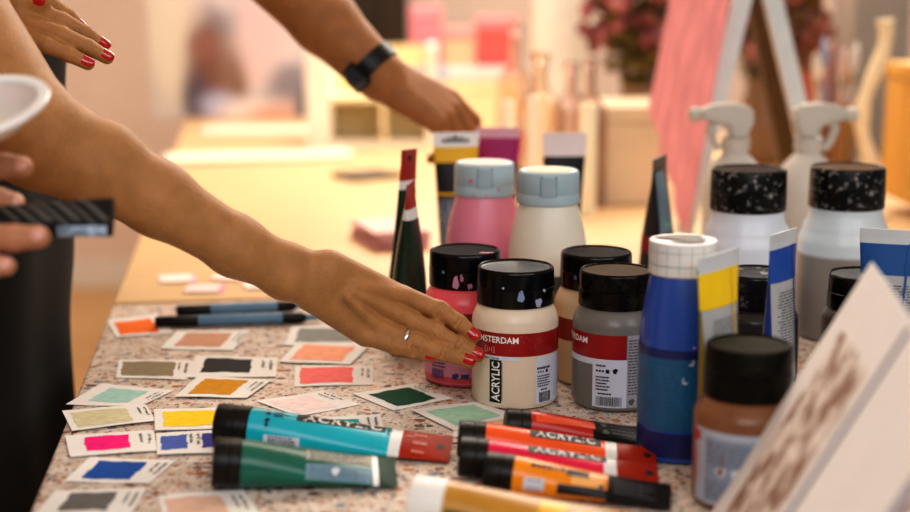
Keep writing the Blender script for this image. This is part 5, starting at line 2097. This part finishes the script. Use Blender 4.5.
watch = mk('wristwatch', *[[v + offB for v in band_mesh(wc_, aB, tw, sw, .0352, .023, .0025)[0]], band_mesh(wc_, aB, tw, sw, .0352, .023, .0025)[1]], M_BLACKM, rootB)
rotw = Matrix((sw, aB, tw)).transposed()
fm = boxm(0, 0, .0405, .024, .036, .009, .003)
mk('watch_case', [rotw @ v + wc_ + offB for v in fm[0]], fm[1], M_BLACK, watch)
fm = boxm(0, 0, .0456, .019, .030, .0012, .0004)
mk('watch_face', [rotw @ v + wc_ + offB for v in fm[0]], fm[1], mat('watch_glass', '3a3f42', .08, coat=1.), watch)

# ---- person at the near left, holding a black tube and a white dish ------------------------
yC = 1.05
wC = P(-92, 224, yC)


def chainC(lst, r):
    return dict(k=.003, join=.004, prims=chain([P(*q) for q in lst], r))


NR = [.0110, .0105, .0098, .0086]
fI = [(-52, 186, 1.065), (-18, 170, 1.075), (4, 166, 1.08), (22, 167, 1.08)]
fM = [(-52, 208, 1.06), (-22, 200, 1.075), (-2, 200, 1.085), (14, 203, 1.09)]
fR = [(-52, 234, 1.045), (-14, 237, 1.025), (14, 238, 1.022), (39, 237, 1.022)]
fP = [(-54, 258, 1.04), (-26, 264, 1.022), (-8, 266, 1.020), (6, 266, 1.020)]
fT = [(-84, 196, 1.07), (-62, 180, 1.11), (-36, 190, 1.125), (-12, 204, 1.125)]
palmC = []
for f, yy in ((fI, 206), (fM, 218), (fR, 230), (fP, 240)):
    palmC.append((P(-92, yy, yC), .017, P(*f[0]), .0125))
handC = [dict(k=.010, join=.012, prims=palmC)] + [chainC(f, NR) for f in (fI, fM, fR)] + [chainC(fP, [r * .88 for r in NR]), dict(k=.006, join=.008, prims=chain([P(*q) for q in fT], [.015, .012, .0105, .0085]))]
tipsC = []
for f in (fI, fM, fR, fP, fT):
    a, b = P(*f[2]), P(*f[3])
    ax = (b - a).normalized()
    bk = Vector((0, -.9, .45)) if f is not fT else Vector((0, .7, .6))
    tipsC.append((b, ax, (bk - ax * bk.dot(ax)).normalized(), .0082))
shC = Vector((-.80, .92, 1.36))
elC = ik(shC, wC, .29, .25, Vector((-.2, -.3, -1)))
plc = P(-31, 110, 1.05)                             # dish middle
shlC = Vector((-.80, 1.24, 1.37))
wlC = plc + Vector((-.165, .01, -.046))
elC2 = ik(shlC, wlC, .29, .25, Vector((-.2, .4, -1)))
hlC, tlC = hand_prims(wlC, Vector((1, -.02, -.22)), Vector((0, -.25, -1)), -1, [(.12, .15, .1)] * 4, .03, .95, thumb=Vector((.6, -.55, .45)))
specC = dict(root=(-.84, 1.08, 0), fwd=Vector((1, .05, 0)), left=Vector((-.05, 1, 0)), pelvis=Vector((-.84, 1.08, .93)), chest=Vector((-.82, 1.08, 1.24)), neck=Vector((-.80, 1.08, 1.46)), head=Vector((-.77, 1.08, 1.57)),
             w=.92, skin=SK_C, nail=mat('nail_pinkish', 'd79a86', .25, coat=.3), shirt=mat('shirt_cream', 'cdbfa8', .8, .1, 30), trousers=mat('trousers_blue', '2f3c55', .8, .2, 30), hair=mat('hair_auburn', '5a3018', .5, .3, 60), long=True, sleeve=.8,
             arms={'right': dict(shoulder=shC, elbow=elC, wrist=wC, hand=handC, tips=tipsC, fine=dict(h=.0016, start=.10)),
                   'left': dict(shoulder=shlC, elbow=elC2, wrist=wlC, hand=hlC, tips=tlC)})
rootC, offC = person('person', 'person at the near table corner whose fingers grip a flat black tube', specC)

# the flat black tube in that hand
ta, tb = P(-27, 221, 1.060), P(113, 217, 1.045)
axh = tb - ta
hb = thing('paint_tube', 'flat black tube with painted-on reflection streaks and pale blue print, held in fingers', 'paint tube', ta, tube_rot(axh, Vector((.0, -.95, .35))))
Lh = axh.length
Sh = TubeSurf(Lh, .0085, .0, 1.05, .6, .0035)
Sh.W = .030
mk('body', *Sh.section(.0, Lh, 36, 24, close0=True, close1=True), mat('foil_black', '1a1917', .28, .3, 60, bump=.5, bscale=60), hb)
mk('blue_print', *Sh.map(merge(quad2d(Lh * .62, -.0145, Lh * .97, -.0045, 10, 3)), .0004), mat_spots('print_paleblue', '6f8196', 'b9cbe0', 120, .4, .6, .35), hb)
st_ = []  # slanted grey strips: reflections on the foil painted as colour
for i in range(7):
    x = Lh * (.16 + .10 * i)
    qq = quad2d(0, -.004 if i % 2 else -.002, .004 + .005 * (i * 7 % 5) / 5, .013 - .002 * (i % 3), 1, 10)
    st_.append(([(x + px_ + (.010 - py_) * 1.7, py_) for px_, py_ in qq[0]], qq[1]))
mk('painted_reflections', *Sh.map(merge(*st_), .0004), mat('reflection_grey', '57534d', .3, .2), hb, smooth=False)

# the white dish
nd = Vector((-.12, -.33, .94)).normalized()
zz = nd
xx = Vector((1, 0, 0))
xx = (xx - zz * xx.dot(zz)).normalized()
yy_ = zz.cross(xx)
ds = thing('dish', 'shallow white translucent plastic dish held at the near left edge', 'dish', plc, Matrix((xx, yy_, zz)).transposed())
rd = (P(47, 92, 1.05) - plc).length
mk('bowl', *lathe([(0, -.016), (rd * .62, -.016), (rd * .72, -.012), (rd * .86, -.001), (rd * .84, .0), (rd * .70, -.010), (rd * .60, -.0135), (0, -.0135)], 64), mat('dish_translucent', 'd8cfca', .35, sss=.3), ds)
mk('rim', *lathe([(rd * .85, -.002), (rd * .97, -.002), (rd, .0005), (rd * .985, .0025), (rd * .87, .0022), (rd * .84, .0005), (rd * .85, -.002)], 64), mat('dish_rim', 'f2efec', .3), ds)
# ================================================================== LIGHT
def area(name, loc, target, size, energy, color, sy=None):
    d = bpy.data.lights.new(name, 'AREA')
    d.shape = 'RECTANGLE'
    d.size = size
    d.size_y = sy or size
    d.energy = energy
    d.color = color
    o = bpy.data.objects.new(name, d)
    C.objects.link(o)
    o.location = loc
    o.rotation_euler = (Vector(target) - Vector(loc)).to_track_quat('-Z', 'Y').to_euler()
    return o


area('window_light', (.6, 4.3, 2.5), (.1, 1.4, .75), 2.2, 66, (1, .93, .82), 1.2)
area('background_fill', (.2, 3.4, 2.75), (.0, 3.9, 0), 2.6, 82, (1, .89, .76), 2.0)  # added lamp over the long table, brightens the background
area('front_fill', (1.5, -.6, 2.4), (.1, 1.4, .8), 1.8, 27, (.97, .98, 1), 1.4)
area('left_fill', (-.12, -.75, 2.05), (.25, 1.1, .8), 1.2, 15, (.94, .97, 1), 1.0)
w = bpy.data.worlds.new('world')
bpy.context.scene.world = w
w.use_nodes = True
w.node_tree.nodes['Background'].inputs['Color'].default_value = (1, .95, .9, 1)
w.node_tree.nodes['Background'].inputs['Strength'].default_value = .16
sc = bpy.context.scene
sc.view_settings.view_transform = 'Standard'
sc.view_settings.look = 'Medium High Contrast'
sc.view_settings.exposure = 0
sc.cycles.use_denoising = True
